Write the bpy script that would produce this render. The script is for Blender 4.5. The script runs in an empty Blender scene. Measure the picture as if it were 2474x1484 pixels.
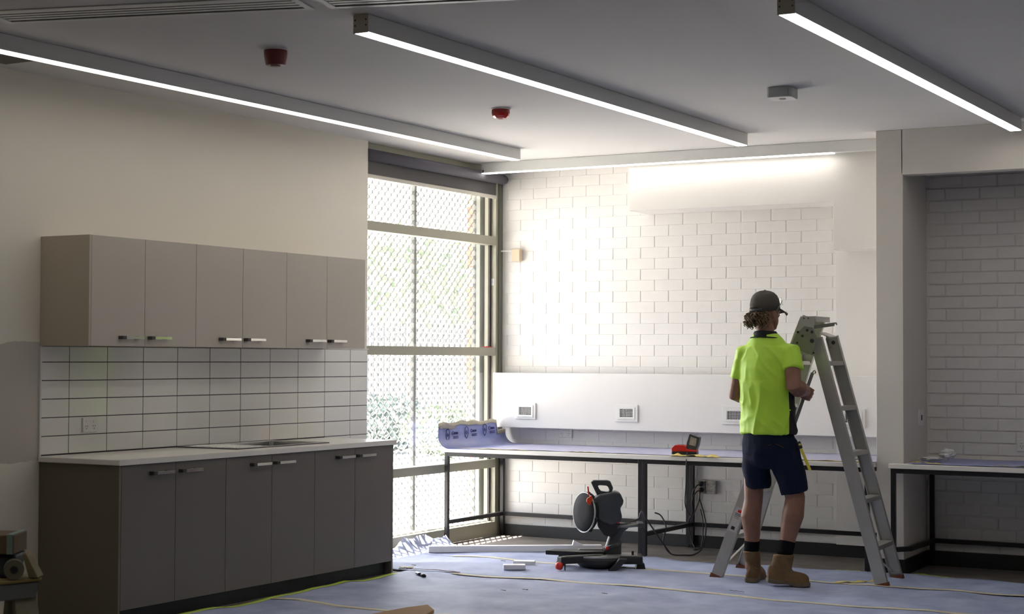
import bpy, math, random
from mathutils import Vector, Matrix, noise
random.seed(7)
S = bpy.context.scene
COL = S.collection

# ------------------------------------------------------------------ camera
YAW, PIT, ROL = 0.519005670, 0.0303827466, 0.00394865440
CAMH = 1.45
_f = Vector((-math.sin(YAW)*math.cos(PIT), math.cos(YAW)*math.cos(PIT), math.sin(PIT)))
_r = Vector((math.cos(YAW), math.sin(YAW), 0)); _u = _r.cross(_f)
_r2 = _r*math.cos(ROL) + _u*math.sin(ROL); _u2 = -_r*math.sin(ROL) + _u*math.cos(ROL)
cd = bpy.data.cameras.new('camera'); cam = bpy.data.objects.new('camera', cd); COL.objects.link(cam)
cam.matrix_world = Matrix(((_r2.x, _u2.x, -_f.x, 0), (_r2.y, _u2.y, -_f.y, 0), (_r2.z, _u2.z, -_f.z, CAMH), (0, 0, 0, 1)))
cd.sensor_width = 36; cd.lens = 36*4049.98/2474; cd.clip_start = .05; cd.clip_end = 300
cd.dof.use_dof = True; cd.dof.focus_distance = 10.6; cd.dof.aperture_fstop = 6.3
S.camera = cam
S.view_settings.view_transform = 'Standard'; S.view_settings.look = 'None'
S.view_settings.gamma = 1; S.view_settings.use_curve_mapping = False
S.view_settings.exposure = 0.1

# ------------------------------------------------------------------ sky and sun
W = bpy.data.worlds.new('world'); S.world = W; W.use_nodes = True
wn = W.node_tree.nodes; wl = W.node_tree.links; wn.clear()
sky = wn.new('ShaderNodeTexSky'); sky.sky_type = 'NISHITA'; sky.sun_disc = False
sky.sun_elevation = math.radians(58); sky.sun_rotation = math.radians(-75); sky.air_density = 1; sky.dust_density = 2.5; sky.ozone_density = 1
bg = wn.new('ShaderNodeBackground'); bg.inputs[1].default_value = 1.7
wo = wn.new('ShaderNodeOutputWorld'); hs = wn.new('ShaderNodeHueSaturation'); hs.inputs['Saturation'].default_value = .45; wl.new(sky.outputs[0], hs.inputs['Color']); wl.new(hs.outputs[0], bg.inputs[0]); wl.new(bg.outputs[0], wo.inputs[0])
sl = bpy.data.lights.new('sun', 'SUN'); sl.energy = 54; sl.angle = .009; sl.color = (1, .95, .87)
sun = bpy.data.objects.new('sun', sl); COL.objects.link(sun)
sun.rotation_euler = Vector((.50, .18, -.85)).to_track_quat('-Z', 'Y').to_euler()
STRIP = 8.8            # radiance of the ceiling strip lights

# ------------------------------------------------------------------ materials
MATS = {}
def mat(name, col, rough=.5, metal=0., var=0., vs=4., bump=0., bs=60., coat=0., spec=None, col2=None, stretch=None, emit=None):
    if name in MATS: return MATS[name]
    m = bpy.data.materials.new(name); m.use_nodes = True; MATS[name] = m
    nt = m.node_tree; N = nt.nodes; L = nt.links; b = N['Principled BSDF']
    b.inputs['Base Color'].default_value = (*col, 1); b.inputs['Roughness'].default_value = rough; b.inputs['Metallic'].default_value = metal
    if spec is not None: b.inputs['Specular IOR Level'].default_value = spec
    if coat: b.inputs['Coat Weight'].default_value = coat; b.inputs['Coat Roughness'].default_value = .06
    if emit: b.inputs['Emission Color'].default_value = (*emit[:3], 1); b.inputs['Emission Strength'].default_value = emit[3]
    if var or bump:
        tc = N.new('ShaderNodeTexCoord'); mp = N.new('ShaderNodeMapping'); L.new(tc.outputs['Object'], mp.inputs[0])
        if stretch: mp.inputs['Scale'].default_value = stretch
    if var:
        n = N.new('ShaderNodeTexNoise'); n.inputs['Scale'].default_value = vs; n.inputs['Detail'].default_value = 6; n.inputs['Roughness'].default_value = .6
        L.new(mp.outputs[0], n.inputs['Vector'])
        r = N.new('ShaderNodeValToRGB'); e = r.color_ramp.elements
        e[0].position = .3; e[1].position = .72
        c2 = col2 or tuple(max(0, c*(1-var)) for c in col)
        e[0].color = (*c2, 1); e[1].color = (*(tuple(min(1, c*(1+var*.35)) for c in col) if not col2 else col), 1)
        L.new(n.outputs['Fac'], r.inputs[0]); L.new(r.outputs[0], b.inputs['Base Color'])
    if bump:
        n = N.new('ShaderNodeTexNoise'); n.inputs['Scale'].default_value = bs; n.inputs['Detail'].default_value = 4
        L.new(mp.outputs[0], n.inputs['Vector'])
        bp = N.new('ShaderNodeBump'); bp.inputs['Strength'].default_value = bump; bp.inputs['Distance'].default_value = .01
        L.new(n.outputs['Fac'], bp.inputs['Height']); L.new(bp.outputs[0], b.inputs['Normal'])
    return m

def emat(name, col, s):
    m = bpy.data.materials.new(name); m.use_nodes = True; N = m.node_tree.nodes; N.clear()
    e = N.new('ShaderNodeEmission'); e.inputs[0].default_value = (*col, 1); e.inputs[1].default_value = s
    o = N.new('ShaderNodeOutputMaterial'); m.node_tree.links.new(e.outputs[0], o.inputs[0]); return m

def glass_mat(name, tint=(1, 1, 1), refl=.05):
    m = bpy.data.materials.new(name); m.use_nodes = True; N = m.node_tree.nodes; L = m.node_tree.links; N.clear()
    t = N.new('ShaderNodeBsdfTransparent'); t.inputs[0].default_value = (*tint, 1)
    g = N.new('ShaderNodeBsdfGlossy'); g.inputs['Roughness'].default_value = .02
    lf = N.new('ShaderNodeLayerWeight'); pw = N.new('ShaderNodeMath'); pw.operation = 'POWER'; pw.inputs[1].default_value = 5
    lw = N.new('ShaderNodeMath'); lw.operation = 'MULTIPLY_ADD'; lw.inputs[1].default_value = .9; lw.inputs[2].default_value = .035
    L.new(lf.outputs['Facing'], pw.inputs[0]); L.new(pw.outputs[0], lw.inputs[0])
    mx = N.new('ShaderNodeMixShader'); o = N.new('ShaderNodeOutputMaterial')
    L.new(lw.outputs[0], mx.inputs[0]); L.new(t.outputs[0], mx.inputs[1]); L.new(g.outputs[0], mx.inputs[2]); L.new(mx.outputs[0], o.inputs[0]); return m

M_CEIL = mat('ceiling_paint', (.72, .70, .68), .85, var=.03, vs=1.5)
M_WALL = mat('wall_paint', (.74, .70, .645), .6, var=.03, vs=1.2, bump=.03, bs=180)
M_WHITE = mat('white_plasterboard', (.80, .775, .745), .6, var=.02, vs=2)
M_BRICK = mat('painted_brick', (.80, .775, .745), .5, bump=.05, bs=45, var=.03, vs=9)
M_MORT = mat('painted_mortar', (.79, .765, .735), .55, bump=.08, bs=80)
M_FLOOR = mat('concrete', (.20, .175, .155), .8, var=.45, vs=3.5, bump=.2, bs=40)
M_SKIRT = mat('black_skirting', (.016, .016, .017), .45)
M_UPPER = mat('taupe_laminate', (.56, .51, .44), .45, var=.02, vs=2)
M_LOWER = mat('charcoal_laminate', (.165, .145, .132), .45, var=.03, vs=2)
M_SIDE = mat('olive_brown_laminate', (.16, .14, .095), .55)
M_CARC = mat('carcass_dark', (.03, .028, .026), .7)
M_BENCH = mat('cream_laminate', (.84, .81, .755), .25)
M_KICK = mat('dark_kickboard', (.022, .028, .03), .5, var=.3, vs=8)
M_TILE = mat('gloss_tile', (.86, .85, .81), .07, bump=.012, bs=6)
M_GROUT = mat('dark_grout', (.05, .045, .055), .85)
M_CHROME = mat('chrome', (.88, .87, .85), .14, 1)
M_HBLK = mat('handle_dark', (.09, .085, .08), .4, .6)
M_STEEL = mat('stainless', (.60, .60, .58), .22, 1)
M_STEELD = mat('stainless_dark_edge', (.12, .11, .12), .35, .8)
M_PLASTW = mat('white_plastic', (.78, .77, .74), .35)
M_PLASTD = mat('dark_slot', (.03, .03, .03), .6)
M_ALU = mat('white_powder_aluminium', (.74, .74, .72), .45)
M_ENDC = mat('beige_end_cap', (.55, .51, .42), .5)
M_SCREW = mat('screw_dark', (.06, .06, .06), .4, .7)
M_FRAME = mat('olive_window_frame', (.36, .35, .275), .42, .1)
M_FRAMED = mat('olive_window_frame_edge', (.13, .135, .10), .45)
M_GASK = mat('black_gasket', (.03, .022, .022), .6)
M_GLASS = glass_mat('window_glass')
M_MESH = mat('screen_aluminium', (.13, .135, .13), .5, .1)
M_BLIND = mat('charcoal_blind', (.105, .10, .10), .75, bump=.1, bs=400)
M_BLINDT = mat('blind_tube', (.12, .115, .14), .55)
M_BRAIL = mat('blind_rail', (.62, .59, .52), .4)
M_RED = mat('red_plastic', (.36, .022, .016), .4)
M_REDD = mat('dark_red_plastic', (.16, .022, .02), .4)
M_REDC = mat('red_lens', (.60, .01, .01), .12, coat=.6)
M_BLK = mat('black_steel', (.022, .020, .022), .38, .3, var=.2, vs=20)
M_FILM = mat('blue_protection_film', (.45, .505, .675), .58, var=.42, vs=3.6, col2=(.25, .29, .47), bump=.3, bs=8)
M_FILM2 = mat('blue_protection_film_bench', (.25, .31, .66), .4, var=.3, vs=9, col2=(.36, .38, .62))
M_FILM3 = mat('pale_blue_film_bench', (.50, .50, .64), .4, var=.3, vs=7, col2=(.36, .36, .52))
M_FILMB = mat('film_back_grey', (.50, .46, .40), .7, var=.15, vs=12)
M_TAPE = mat('masking_tape', (.66, .61, .44), .7, var=.15, vs=20)
M_TAPEY = mat('yellow_tape', (.70, .58, .18), .6, var=.2, vs=30)
M_TAPEG = mat('green_tape', (.42, .58, .06), .55)
M_INK = mat('navy_ink', (.03, .03, .16), .7)
M_CARD = mat('cardboard', (.34, .21, .10), .85, var=.1, vs=8)
M_ALULAD = mat('ladder_aluminium', (.55, .54, .505), .42, .7, var=.12, vs=6, bump=.04, bs=60)
M_ALUD = mat('ladder_bracket', (.30, .295, .27), .42, .8)
M_RUST = mat('ladder_foot', (.22, .07, .04), .8, var=.4, vs=40)
M_SAWD = mat('saw_graphite', (.06, .064, .07), .42, var=.15, vs=12)
M_SAWB = mat('saw_black', (.02, .021, .023), .45)
M_SAWG = mat('saw_grey_plate', (.30, .31, .31), .4, .7)
M_SAWR = mat('saw_red', (.62, .02, .015), .38)
M_GUARD = mat('saw_clear_guard', (.38, .40, .43), .12, .0, coat=.8)
M_FOAM = mat('white_board', (.80, .80, .82), .6)
M_CABLE = mat('cable_black', (.03, .025, .03), .5)
M_SKIN = mat('skin', (.28, .135, .088), .5, var=.18, vs=14, bump=.03, bs=120)
M_HIVIS = mat('hi_vis_shirt', (.52, .84, .06), .5, bump=.06, bs=300)
M_HVBLK = mat('shirt_black_panel', (.012, .012, .016), .75)
M_NAVY = mat('navy_shorts', (.007, .013, .034), .85, spec=.2, var=.25, vs=18, bump=.12, bs=120)
M_SOCK = mat('black_sock', (.006, .007, .009), .9, spec=.1, bump=.2, bs=300)
M_BOOT = mat('tan_suede', (.185, .108, .046), .85, var=.3, vs=16, bump=.2, bs=90)
M_SOLE = mat('boot_sole', (.15, .115, .075), .8)
M_LACE = mat('boot_lace', (.05, .035, .02), .8)
M_CAP = mat('grey_cap', (.085, .076, .063), .85, bump=.15, bs=260)
M_CAPD = mat('cap_strap', (.05, .055, .06), .6)
M_HAIR = mat('brown_hair', (.17, .105, .05), .55, var=.5, vs=25)
M_CLEAR = glass_mat('clear_plastic', (.9, .92, .92))
M_YEL = mat('yellow_plastic', (.72, .62, .06), .45)
M_CONC = mat('pale_paving', (.50, .485, .455), .85, var=.12, vs=1.2)
M_ORB = mat('salmon_brick', (.42, .18, .12), .85, var=.2, vs=20)
M_ORB2 = mat('cream_brick', (.55, .42, .24), .85, var=.2, vs=20)
M_LEAF = mat('leaf_green', (.21, .26, .17), .6, var=.4, vs=3)
M_LEAFD = mat('leaf_blue_green', (.16, .20, .18), .6, var=.4, vs=3)
M_BARK = mat('bark', (.16, .12, .09), .9)
M_FENCE = mat('grey_fence_metal', (.08, .08, .09), .5)
M_BEIGE = mat('beige_box', (.62, .51, .37), .6)
M_TREST = mat('trestle_grey_board', (.15, .16, .17), .7, var=.2, vs=8)
M_TRESTL = mat('trestle_leg_board', (.27, .25, .18), .8, var=.2, vs=8)
M_TEAL = mat('teal_band', (.18, .25, .22), .6)
M_OLIVE = mat('olive_roll', (.13, .125, .08), .7)

# ------------------------------------------------------------------ mesh helpers
class MB:
    def __init__(s, M=None): s.v = []; s.f = []; s.M = M
    def add(s, vs, fs):
        o = len(s.v)
        s.v += [(s.M @ Vector(p)) if s.M else Vector(p) for p in vs]
        s.f += [tuple(i+o for i in q) for q in fs]; return s
    def box(s, a, b):
        (x0, y0, z0), (x1, y1, z1) = a, b
        x0, x1 = min(x0, x1), max(x0, x1); y0, y1 = min(y0, y1), max(y0, y1); z0, z1 = min(z0, z1), max(z0, z1)
        return s.add([(x0,y0,z0),(x1,y0,z0),(x1,y1,z0),(x0,y1,z0),(x0,y0,z1),(x1,y0,z1),(x1,y1,z1),(x0,y1,z1)],
                     [(3,2,1,0),(4,5,6,7),(0,1,5,4),(1,2,6,5),(2,3,7,6),(3,0,4,7)])
    def bar(s, p0, p1, w, h, side=(0, 1, 0)):
        """box from p0 to p1; w measured along `side`, h across both"""
        p0 = Vector(p0); p1 = Vector(p1); d = (p1-p0).normalized(); sd = Vector(side); sd = (sd - d*sd.dot(d)).normalized(); n = d.cross(sd)
        vs = []
        for p in (p0, p1):
            for a, b in ((-1,-1),(1,-1),(1,1),(-1,1)): vs.append(p + sd*(a*w/2) + n*(b*h/2))
        return s.add(vs, [(3,2,1,0),(4,5,6,7),(0,1,5,4),(1,2,6,5),(2,3,7,6),(3,0,4,7)])
    def tube(s, pts, r, n=8, closed=False, flat=1.):
        pts = [Vector(p) for p in pts]; k = len(pts); rs = r if isinstance(r, (list, tuple)) else [r]*k
        t0 = (pts[1]-pts[0]).normalized(); ref = Vector((0, 0, 1)) if abs(t0.z) < .9 else Vector((1, 0, 0))
        nrm = (ref - t0*ref.dot(t0)).normalized(); vs = []
        for i, p in enumerate(pts):
            if closed: t = (pts[(i+1) % k]-pts[i-1])
            else: t = pts[min(i+1, k-1)]-pts[max(i-1, 0)]
            t = t.normalized() if t.length > 1e-9 else t0
            nrm = nrm - t*nrm.dot(t); nrm = nrm.normalized() if nrm.length > 1e-6 else ref; b = t.cross(nrm)
            for j in range(n):
                a = 2*math.pi*j/n; vs.append(p + nrm*(math.cos(a)*rs[i]) + b*(math.sin(a)*rs[i]*flat))
        fs = []
        for i in range(k if closed else k-1):
            for j in range(n):
                a = i*n+j; c = i*n+(j+1) % n; i2 = ((i+1) % k)*n
                fs.append((a, c, i2+(j+1) % n, i2+j))
        if not closed: fs.append(tuple(range(n-1, -1, -1))); fs.append(tuple((k-1)*n+j for j in range(n)))
        return s.add(vs, fs)
    def rings(s, rings):
        """loft closed rings (lists of points with equal count)"""
        n = len(rings[0]); vs = [p for r in rings for p in r]; fs = []
        for i in range(len(rings)-1):
            for j in range(n): fs.append((i*n+j, i*n+(j+1) % n, (i+1)*n+(j+1) % n, (i+1)*n+j))
        fs.append(tuple(range(n-1, -1, -1))); fs.append(tuple((len(rings)-1)*n+j for j in range(n)))
        return s.add(vs, fs)
    def lathe(s, prof, n=24, c=(0, 0, 0), ax=None):
        M = Matrix.Translation(c) @ (ax.to_track_quat('Z', 'Y').to_matrix().to_4x4() if ax else Matrix())
        return s.rings([[M @ Vector((r*math.cos(2*math.pi*j/n), r*math.sin(2*math.pi*j/n), z)) for j in range(n)] for r, z in prof])
    def sphere(s, c, r, n=12, m=8, sc=(1, 1, 1), rot=None):
        prof = []
        R = rot or Matrix.Identity(3); c = Vector(c); rr = []
        for i in range(m+1):
            a = math.pi*(i+.02)/(m+.04); rr.append([c + R @ Vector((r*sc[0]*math.sin(a)*math.cos(2*math.pi*j/n), r*sc[1]*math.sin(a)*math.sin(2*math.pi*j/n), -r*sc[2]*math.cos(a))) for j in range(n)])
        return s.rings(rr)
    def prism(s, poly, a, b, axis='y'):
        """extrude a 2-D polygon (x,z for axis y; x,y for axis z; y,z for axis x) from a to b"""
        f = {'y': lambda p, t: (p[0], t, p[1]), 'z': lambda p, t: (p[0], p[1], t), 'x': lambda p, t: (t, p[0], p[1])}[axis]
        n = len(poly); vs = [f(p, a) for p in poly] + [f(p, b) for p in poly]
        fs = [tuple(range(n)), tuple(range(2*n-1, n-1, -1))] + [(i, n+i, n+(i+1) % n, (i+1) % n) for i in range(n)]
        return s.add(vs, fs)
    def ringprism(s, outer, inner, a, b, axis='z'):
        f = {'y': lambda p, t: (p[0], t, p[1]), 'z': lambda p, t: (p[0], p[1], t), 'x': lambda p, t: (t, p[0], p[1])}[axis]
        n = len(outer); vs = [f(p, t) for t in (a, b) for q in (outer, inner) for p in q]; fs = []
        for i in range(n):
            j = (i+1) % n
            fs += [(i, n+i, n+j, j), (2*n+i, 2*n+j, 3*n+j, 3*n+i), (i, j, 2*n+j, 2*n+i), (n+i, 3*n+i, 3*n+j, n+j)]
        return s.add(vs, fs)
    def grid(s, fn, nu, nv):
        vs = [fn(i/nu, j/nv) for j in range(nv+1) for i in range(nu+1)]
        return s.add(vs, [(j*(nu+1)+i, j*(nu+1)+i+1, (j+1)*(nu+1)+i+1, (j+1)*(nu+1)+i) for j in range(nv) for i in range(nu)])

WM = {}
def tag(o, label=None, cat=None, group=None, kind=None):
    if label: o['label'] = label
    if cat: o['category'] = cat
    if group: o['group'] = group
    if kind: o['kind'] = kind
    return o
def thing(name, label, cat, loc=(0, 0, 0), rz=0., group=None, kind=None):
    o = bpy.data.objects.new(name, None); COL.objects.link(o); o.empty_display_size = .1
    o.location = loc; o.rotation_euler = (0, 0, rz)
    WM[o.name] = Matrix.Translation(loc) @ Matrix.Rotation(rz, 4, 'Z')
    return tag(o, label, cat, group, kind)
def build(name, mb, m, parent=None, bevel=0., smooth=False, label=None, cat=None, group=None, kind=None, seg=2, solid=0., origin=True):
    """vertices in mb are world coordinates; parts are moved into their thing's frame"""
    import bmesh
    vs = mb.v
    me = bpy.data.meshes.new(name)
    o = bpy.data.objects.new(name, me); COL.objects.link(o)
    if parent is not None:
        inv = WM[parent.name].inverted(); vs = [inv @ v for v in vs]; o.parent = parent; WM[o.name] = WM[parent.name]
    elif origin:
        c = Vector((sum(v.x for v in vs)/len(vs), sum(v.y for v in vs)/len(vs), min(v.z for v in vs)))
        vs = [v - c for v in vs]; o.location = c; WM[o.name] = Matrix.Translation(c)
    else: WM[o.name] = Matrix()
    me.from_pydata(vs, [], mb.f)
    bm = bmesh.new(); bm.from_mesh(me); bmesh.ops.recalc_face_normals(bm, faces=bm.faces); bm.to_mesh(me); bm.free()
    if isinstance(m, (list, tuple)):
        for q in m: me.materials.append(q)
    else: me.materials.append(m)
    if smooth:
        for p in me.polygons: p.use_smooth = True
    if solid:
        q = o.modifiers.new('solid', 'SOLIDIFY'); q.thickness = solid; q.offset = 0
    if bevel:
        q = o.modifiers.new('bevel', 'BEVEL'); q.width = bevel; q.segments = seg; q.limit_method = 'ANGLE'; q.angle_limit = .6; q.harden_normals = False
    return tag(o, label, cat, group, kind)
def rounded(x0, y0, x1, y1, r, n=5):
    P = []
    for cx, cy, a0 in ((x1-r, y0+r, -90), (x1-r, y1-r, 0), (x0+r, y1-r, 90), (x0+r, y0+r, 180)):
        for i in range(n+1):
            a = math.radians(a0+90*i/n); P.append((cx+r*math.cos(a), cy+r*math.sin(a)))
    return P
def apply_mods(o):
    dg = bpy.context.evaluated_depsgraph_get(); dg.update()
    me = bpy.data.meshes.new_from_object(o.evaluated_get(dg)); o.modifiers.clear(); old = o.data; o.data = me; bpy.data.meshes.remove(old); return o
def organic(name, mb, m, parent, voxel=.008, sm=6, wrinkle=None, label=None, fmat=None):
    """union of overlapping volumes -> one continuous smooth skin"""
    o = build(name, mb, m, parent, label=label)
    r = o.modifiers.new('r', 'REMESH'); r.mode = 'VOXEL'; r.voxel_size = voxel
    q = o.modifiers.new('s', 'SMOOTH'); q.factor = .5; q.iterations = sm
    apply_mods(o); me = o.data
    if wrinkle:
        nn = [v.normal.copy() for v in me.vertices]
        for v, n in zip(me.vertices, nn): v.co += n*wrinkle(v.co)
    if fmat:
        for p in me.polygons: p.material_index = fmat(p.center)
    for p in me.polygons: p.use_smooth = True
    return o
RZ = YAW      # local frame used for loose items: x to the right of the picture, y away from the viewer
ZC = 3.008; XW = -6.864; YB = 11.955; YR = 11.80

# ================================================================== SETTING
build('floor', MB().box((-6.93, -2.6, -.1), (3.2, 12.1, 0)), M_FLOOR, kind='structure')
build('ceiling', MB().box((-7.05, -2.6, ZC), (3.2, 12.2, ZC+.12)), M_CEIL, kind='structure')
# left wall with an unpainted band of render next to the kitchen
mw = bpy.data.materials.new('wall_left_paint'); mw.use_nodes = True
N = mw.node_tree.nodes; L = mw.node_tree.links; b = N['Principled BSDF']; b.inputs['Roughness'].default_value = .6
tc = N.new('ShaderNodeTexCoord'); sx = N.new('ShaderNodeSeparateXYZ'); L.new(tc.outputs['Object'], sx.inputs[0])
nz = N.new('ShaderNodeTexNoise'); nz.inputs['Scale'].default_value = 5; nz.inputs['Detail'].default_value = 5; L.new(tc.outputs['Object'], nz.inputs['Vector'])
def math_node(op, a, bb):
    n = N.new('ShaderNodeMath'); n.operation = op
    for i, v in enumerate((a, bb)):
        if isinstance(v, (int, float)): n.inputs[i].default_value = v
        else: L.new(v, n.inputs[i])
    return n.outputs[0]
off = math_node('MULTIPLY', math_node('SUBTRACT', nz.outputs['Fac'], .5), .06)
zz = math_node('ADD', sx.outputs['Z'], off)
band = math_node('MULTIPLY', math_node('GREATER_THAN', zz, .875), math_node('LESS_THAN', zz, 1.52))
band = math_node('MULTIPLY', band, math_node('LESS_THAN', sx.outputs['Y'], 6.757))
mixc = N.new('ShaderNodeMix'); mixc.data_type = 'RGBA'; L.new(band, mixc.inputs['Factor'])
mixc.inputs['A'].default_value = (.80, .755, .66, 1); mixc.inputs['B'].default_value = (.54, .50, .45, 1)
L.new(mixc.outputs['Result'], b.inputs['Base Color'])
build('wall_left', MB().box((XW-.25, -2.6, 0), (XW, 9.92, ZC)), mw, kind='structure', origin=False)
build('wall_right', MB().box((3.0, -2.6, 0), (3.2, 12.1, ZC)), M_WALL, kind='structure')
build('wall_front', MB().box((-7.0, -2.6, 0), (3.2, -2.4, ZC)), M_WALL, kind='structure')

# ---- brick walls: backing in paint-covered mortar, every visible brick a part
PC = (2.579-.614)/23; PL = .2415
def brick_mesh(w, h, seed, d=.005, cz=.0035):
    rr = random.Random(seed); c = .0035; mb = MB()
    j = lambda: rr.uniform(-.0003, .0003)
    a = [(-w/2, 0, -h/2), (w/2, 0, -h/2), (w/2, 0, h/2), (-w/2, 0, h/2)]
    q = [(-w/2+j(), -d+.0009, -h/2+j()), (w/2+j(), -d+.0009, -h/2+j()), (w/2+j(), -d+.0009, h/2+j()), (-w/2+j(), -d+.0009, h/2+j())]
    f = [(-w/2+c, -d+j(), -h/2+cz), (w/2-c, -d+j(), -h/2+cz), (w/2-c, -d+j(), h/2-cz), (-w/2+c, -d+j(), h/2-cz)]
    mb.add(a+q+f, [(0,1,5,4),(1,2,6,5),(2,3,7,6),(3,0,4,7),(4,5,9,8),(5,6,10,9),(6,7,11,10),(7,4,8,11),(8,9,10,11)])
    me = bpy.data.meshes.new('brick'); me.from_pydata(mb.v, [], mb.f); return me
def brick_wall(wall, y, x0, x1, zref, xphase, mlist, skip, limit=300, bed=.0004, d=.0036, cz=.0008):
    meshes = {}
    todo = []
    k0 = int((0-zref)//PC)
    for k in range(k0, k0+40):
        za = zref + k*PC; zb = za+PC
        if zb > ZC+.01 or zb < .06: continue
        ph = xphase + (PL/2 if k % 2 else 0)
        i = math.floor((x0-ph)/PL)
        while True:
            xa = ph+i*PL; xb = xa+PL; i += 1
            if xa >= x1-.02: break
            a = max(xa, x0-.003); c = min(xb, x1+.003)
            if c-a < .03 or skip(a, c, za, zb): continue
            todo.append((a, c, za, zb))
    todo.sort(key=lambda t: -(t[2]))
    rest = MB()
    for n, (a, c, za, zb) in enumerate(todo):
        w = c-a-.010; h = PC-bed; key = round(w, 2)
        if n < limit:
            ids = (key, n % 3)
            if ids not in meshes:
                me = brick_mesh(w, h, n, d, cz); me.materials.append(mlist[0]); meshes[ids] = me
            o = bpy.data.objects.new('brick', meshes[ids]); COL.objects.link(o); o.parent = wall
            o.location = WM[wall.name].inverted() @ Vector(((a+c)/2, y+random.uniform(-.0002, .0002), (za+zb)/2))
        else:
            me = brick_mesh(w, h, n, d, cz)
            rest.add([v.co + Vector(((a+c)/2, y, (za+zb)/2)) for v in me.vertices], [tuple(p.vertices) for p in me.polygons])
    if rest.v: build('brick_courses', rest, mlist[0], wall, kind='stuff')
wb = build('wall_back', MB().box((-7.05, YB+.001, 0), (-3.4, YB+.2, ZC)), M_MORT, kind='structure')
brick_wall(wb, YB+.0015, -6.93, -4.05, 2.579, -5.66, [M_BRICK],
           lambda a, c, za, zb: (za > .93 and zb < 1.29) or (a > -5.56 and za > 2.62) or (za > 2.93) or (a < -6.85 and False))
wr = build('wall_recess', MB().box((-3.4, YR+.001, 0), (3.1, YR+.36, ZC)), M_MORT, kind='structure')
brick_wall(wr, YR+.0015, -3.345, -1.0, 2.577, -2.967, [M_BRICK], lambda a, c, za, zb: za > 2.80, bed=.010, d=.009, cz=.004)
# column, header over the recess, boxed bulkhead and pier
build('wall_column', MB().prism([(-3.505, 11.13), (-3.317, 11.13), (-3.35, YR+.01), (-3.35, 12.1), (-3.505, 12.1)], 0, ZC, 'z'), M_WALL, bevel=.004, kind='structure')
build('wall_header', MB().box((-3.33, 11.13, 2.70), (3.05, 11.26, ZC)), M_WALL, bevel=.004, kind='structure')
build('ceiling_bulkhead', MB().prism([(-5.598, 2.583), (-3.97, 2.583), (-3.97, 2.24), (-3.5, 2.24), (-3.5, ZC), (-5.598, ZC)], 11.608, YB+.05, 'y'), M_WHITE, bevel=.003, kind='structure')
build('wall_pier', MB().box((-4.054, YB-.05, .09), (-3.5, YB+.05, 2.25)), M_WHITE, bevel=.003, kind='structure')
build('baseboard_back', MB().box((-6.93, YB-.024, 0), (-3.505, YB+.01, .092)), M_SKIRT, bevel=.003, kind='structure')
build('baseboard_recess', MB().box((-3.345, YR-.024, 0), (3.0, YR+.01, .105)), M_SKIRT, bevel=.003, kind='structure')
build('baseboard_column', MB().prism([(-3.515, 11.118), (-3.305, 11.118), (-3.335, YR), (-3.36, YR), (-3.34, 11.14), (-3.515, 11.14)], 0, .105, 'z'), M_SKIRT, kind='structure')

# ================================================================== WINDOW
XF = -6.93
win = tag(build('window_1', MB().ringprism([(9.80, 0), (YB, 0), (YB, ZC), (9.80, ZC)], [(9.86, .115), (11.865, .115), (11.865, 2.93), (9.86, 2.93)], XF, XF-.11, 'x'), M_FRAME, bevel=.003), kind='structure')
for z0, z1 in ((2.375, 2.445), (1.468, 1.535), (.555, .622)):
    build('transom', MB().box((XF, 9.86, z0), (XF-.10, 11.865, z1)), M_FRAME, win, bevel=.003)
build('jamb_edge', MB().box((XF+.012, 11.895, 0), (XF-.02, YB, 2.95)), M_FRAMED, win, bevel=.002)
zs = [.115, .555, .622, 1.468, 1.535, 2.375, 2.445, 2.93]
for a, c in ((0, 1), (2, 3), (4, 5), (6, 7)):
    build('pane', MB().box((XF-.052, 9.86, zs[a]), (XF-.058, 11.865, zs[c])), M_GLASS, win)
    build('gasket', MB().box((XF-.046, 11.845, zs[a]), (XF-.064, 11.866, zs[c])), M_GASK, win)
build('sill_strip', MB().box((XF-.055, 9.87, .112), (XF-.10, 11.86, .125)), M_ALU, win)
build('red_clip', MB().box((XF+.004, 11.70, 1.5355), (XF-.02, 11.80, 1.543)), M_SAWR, win, bevel=.002)
st = build('sticker', MB().box((XF-.02, 11.8635, 2.045), (XF-.045, 11.8655, 2.10)), M_PLASTW, win, label='small white sticker with a cross mark')
for dz, dx in ((.014, 0), (-.014, 0), (0, .007), (0, -.007)):
    build('mark', MB().box((XF-.0345+dx, 11.8625, 2.0695+dz), (XF-.0305+dx, 11.864, 2.0755+dz)), M_INK, st)
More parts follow.
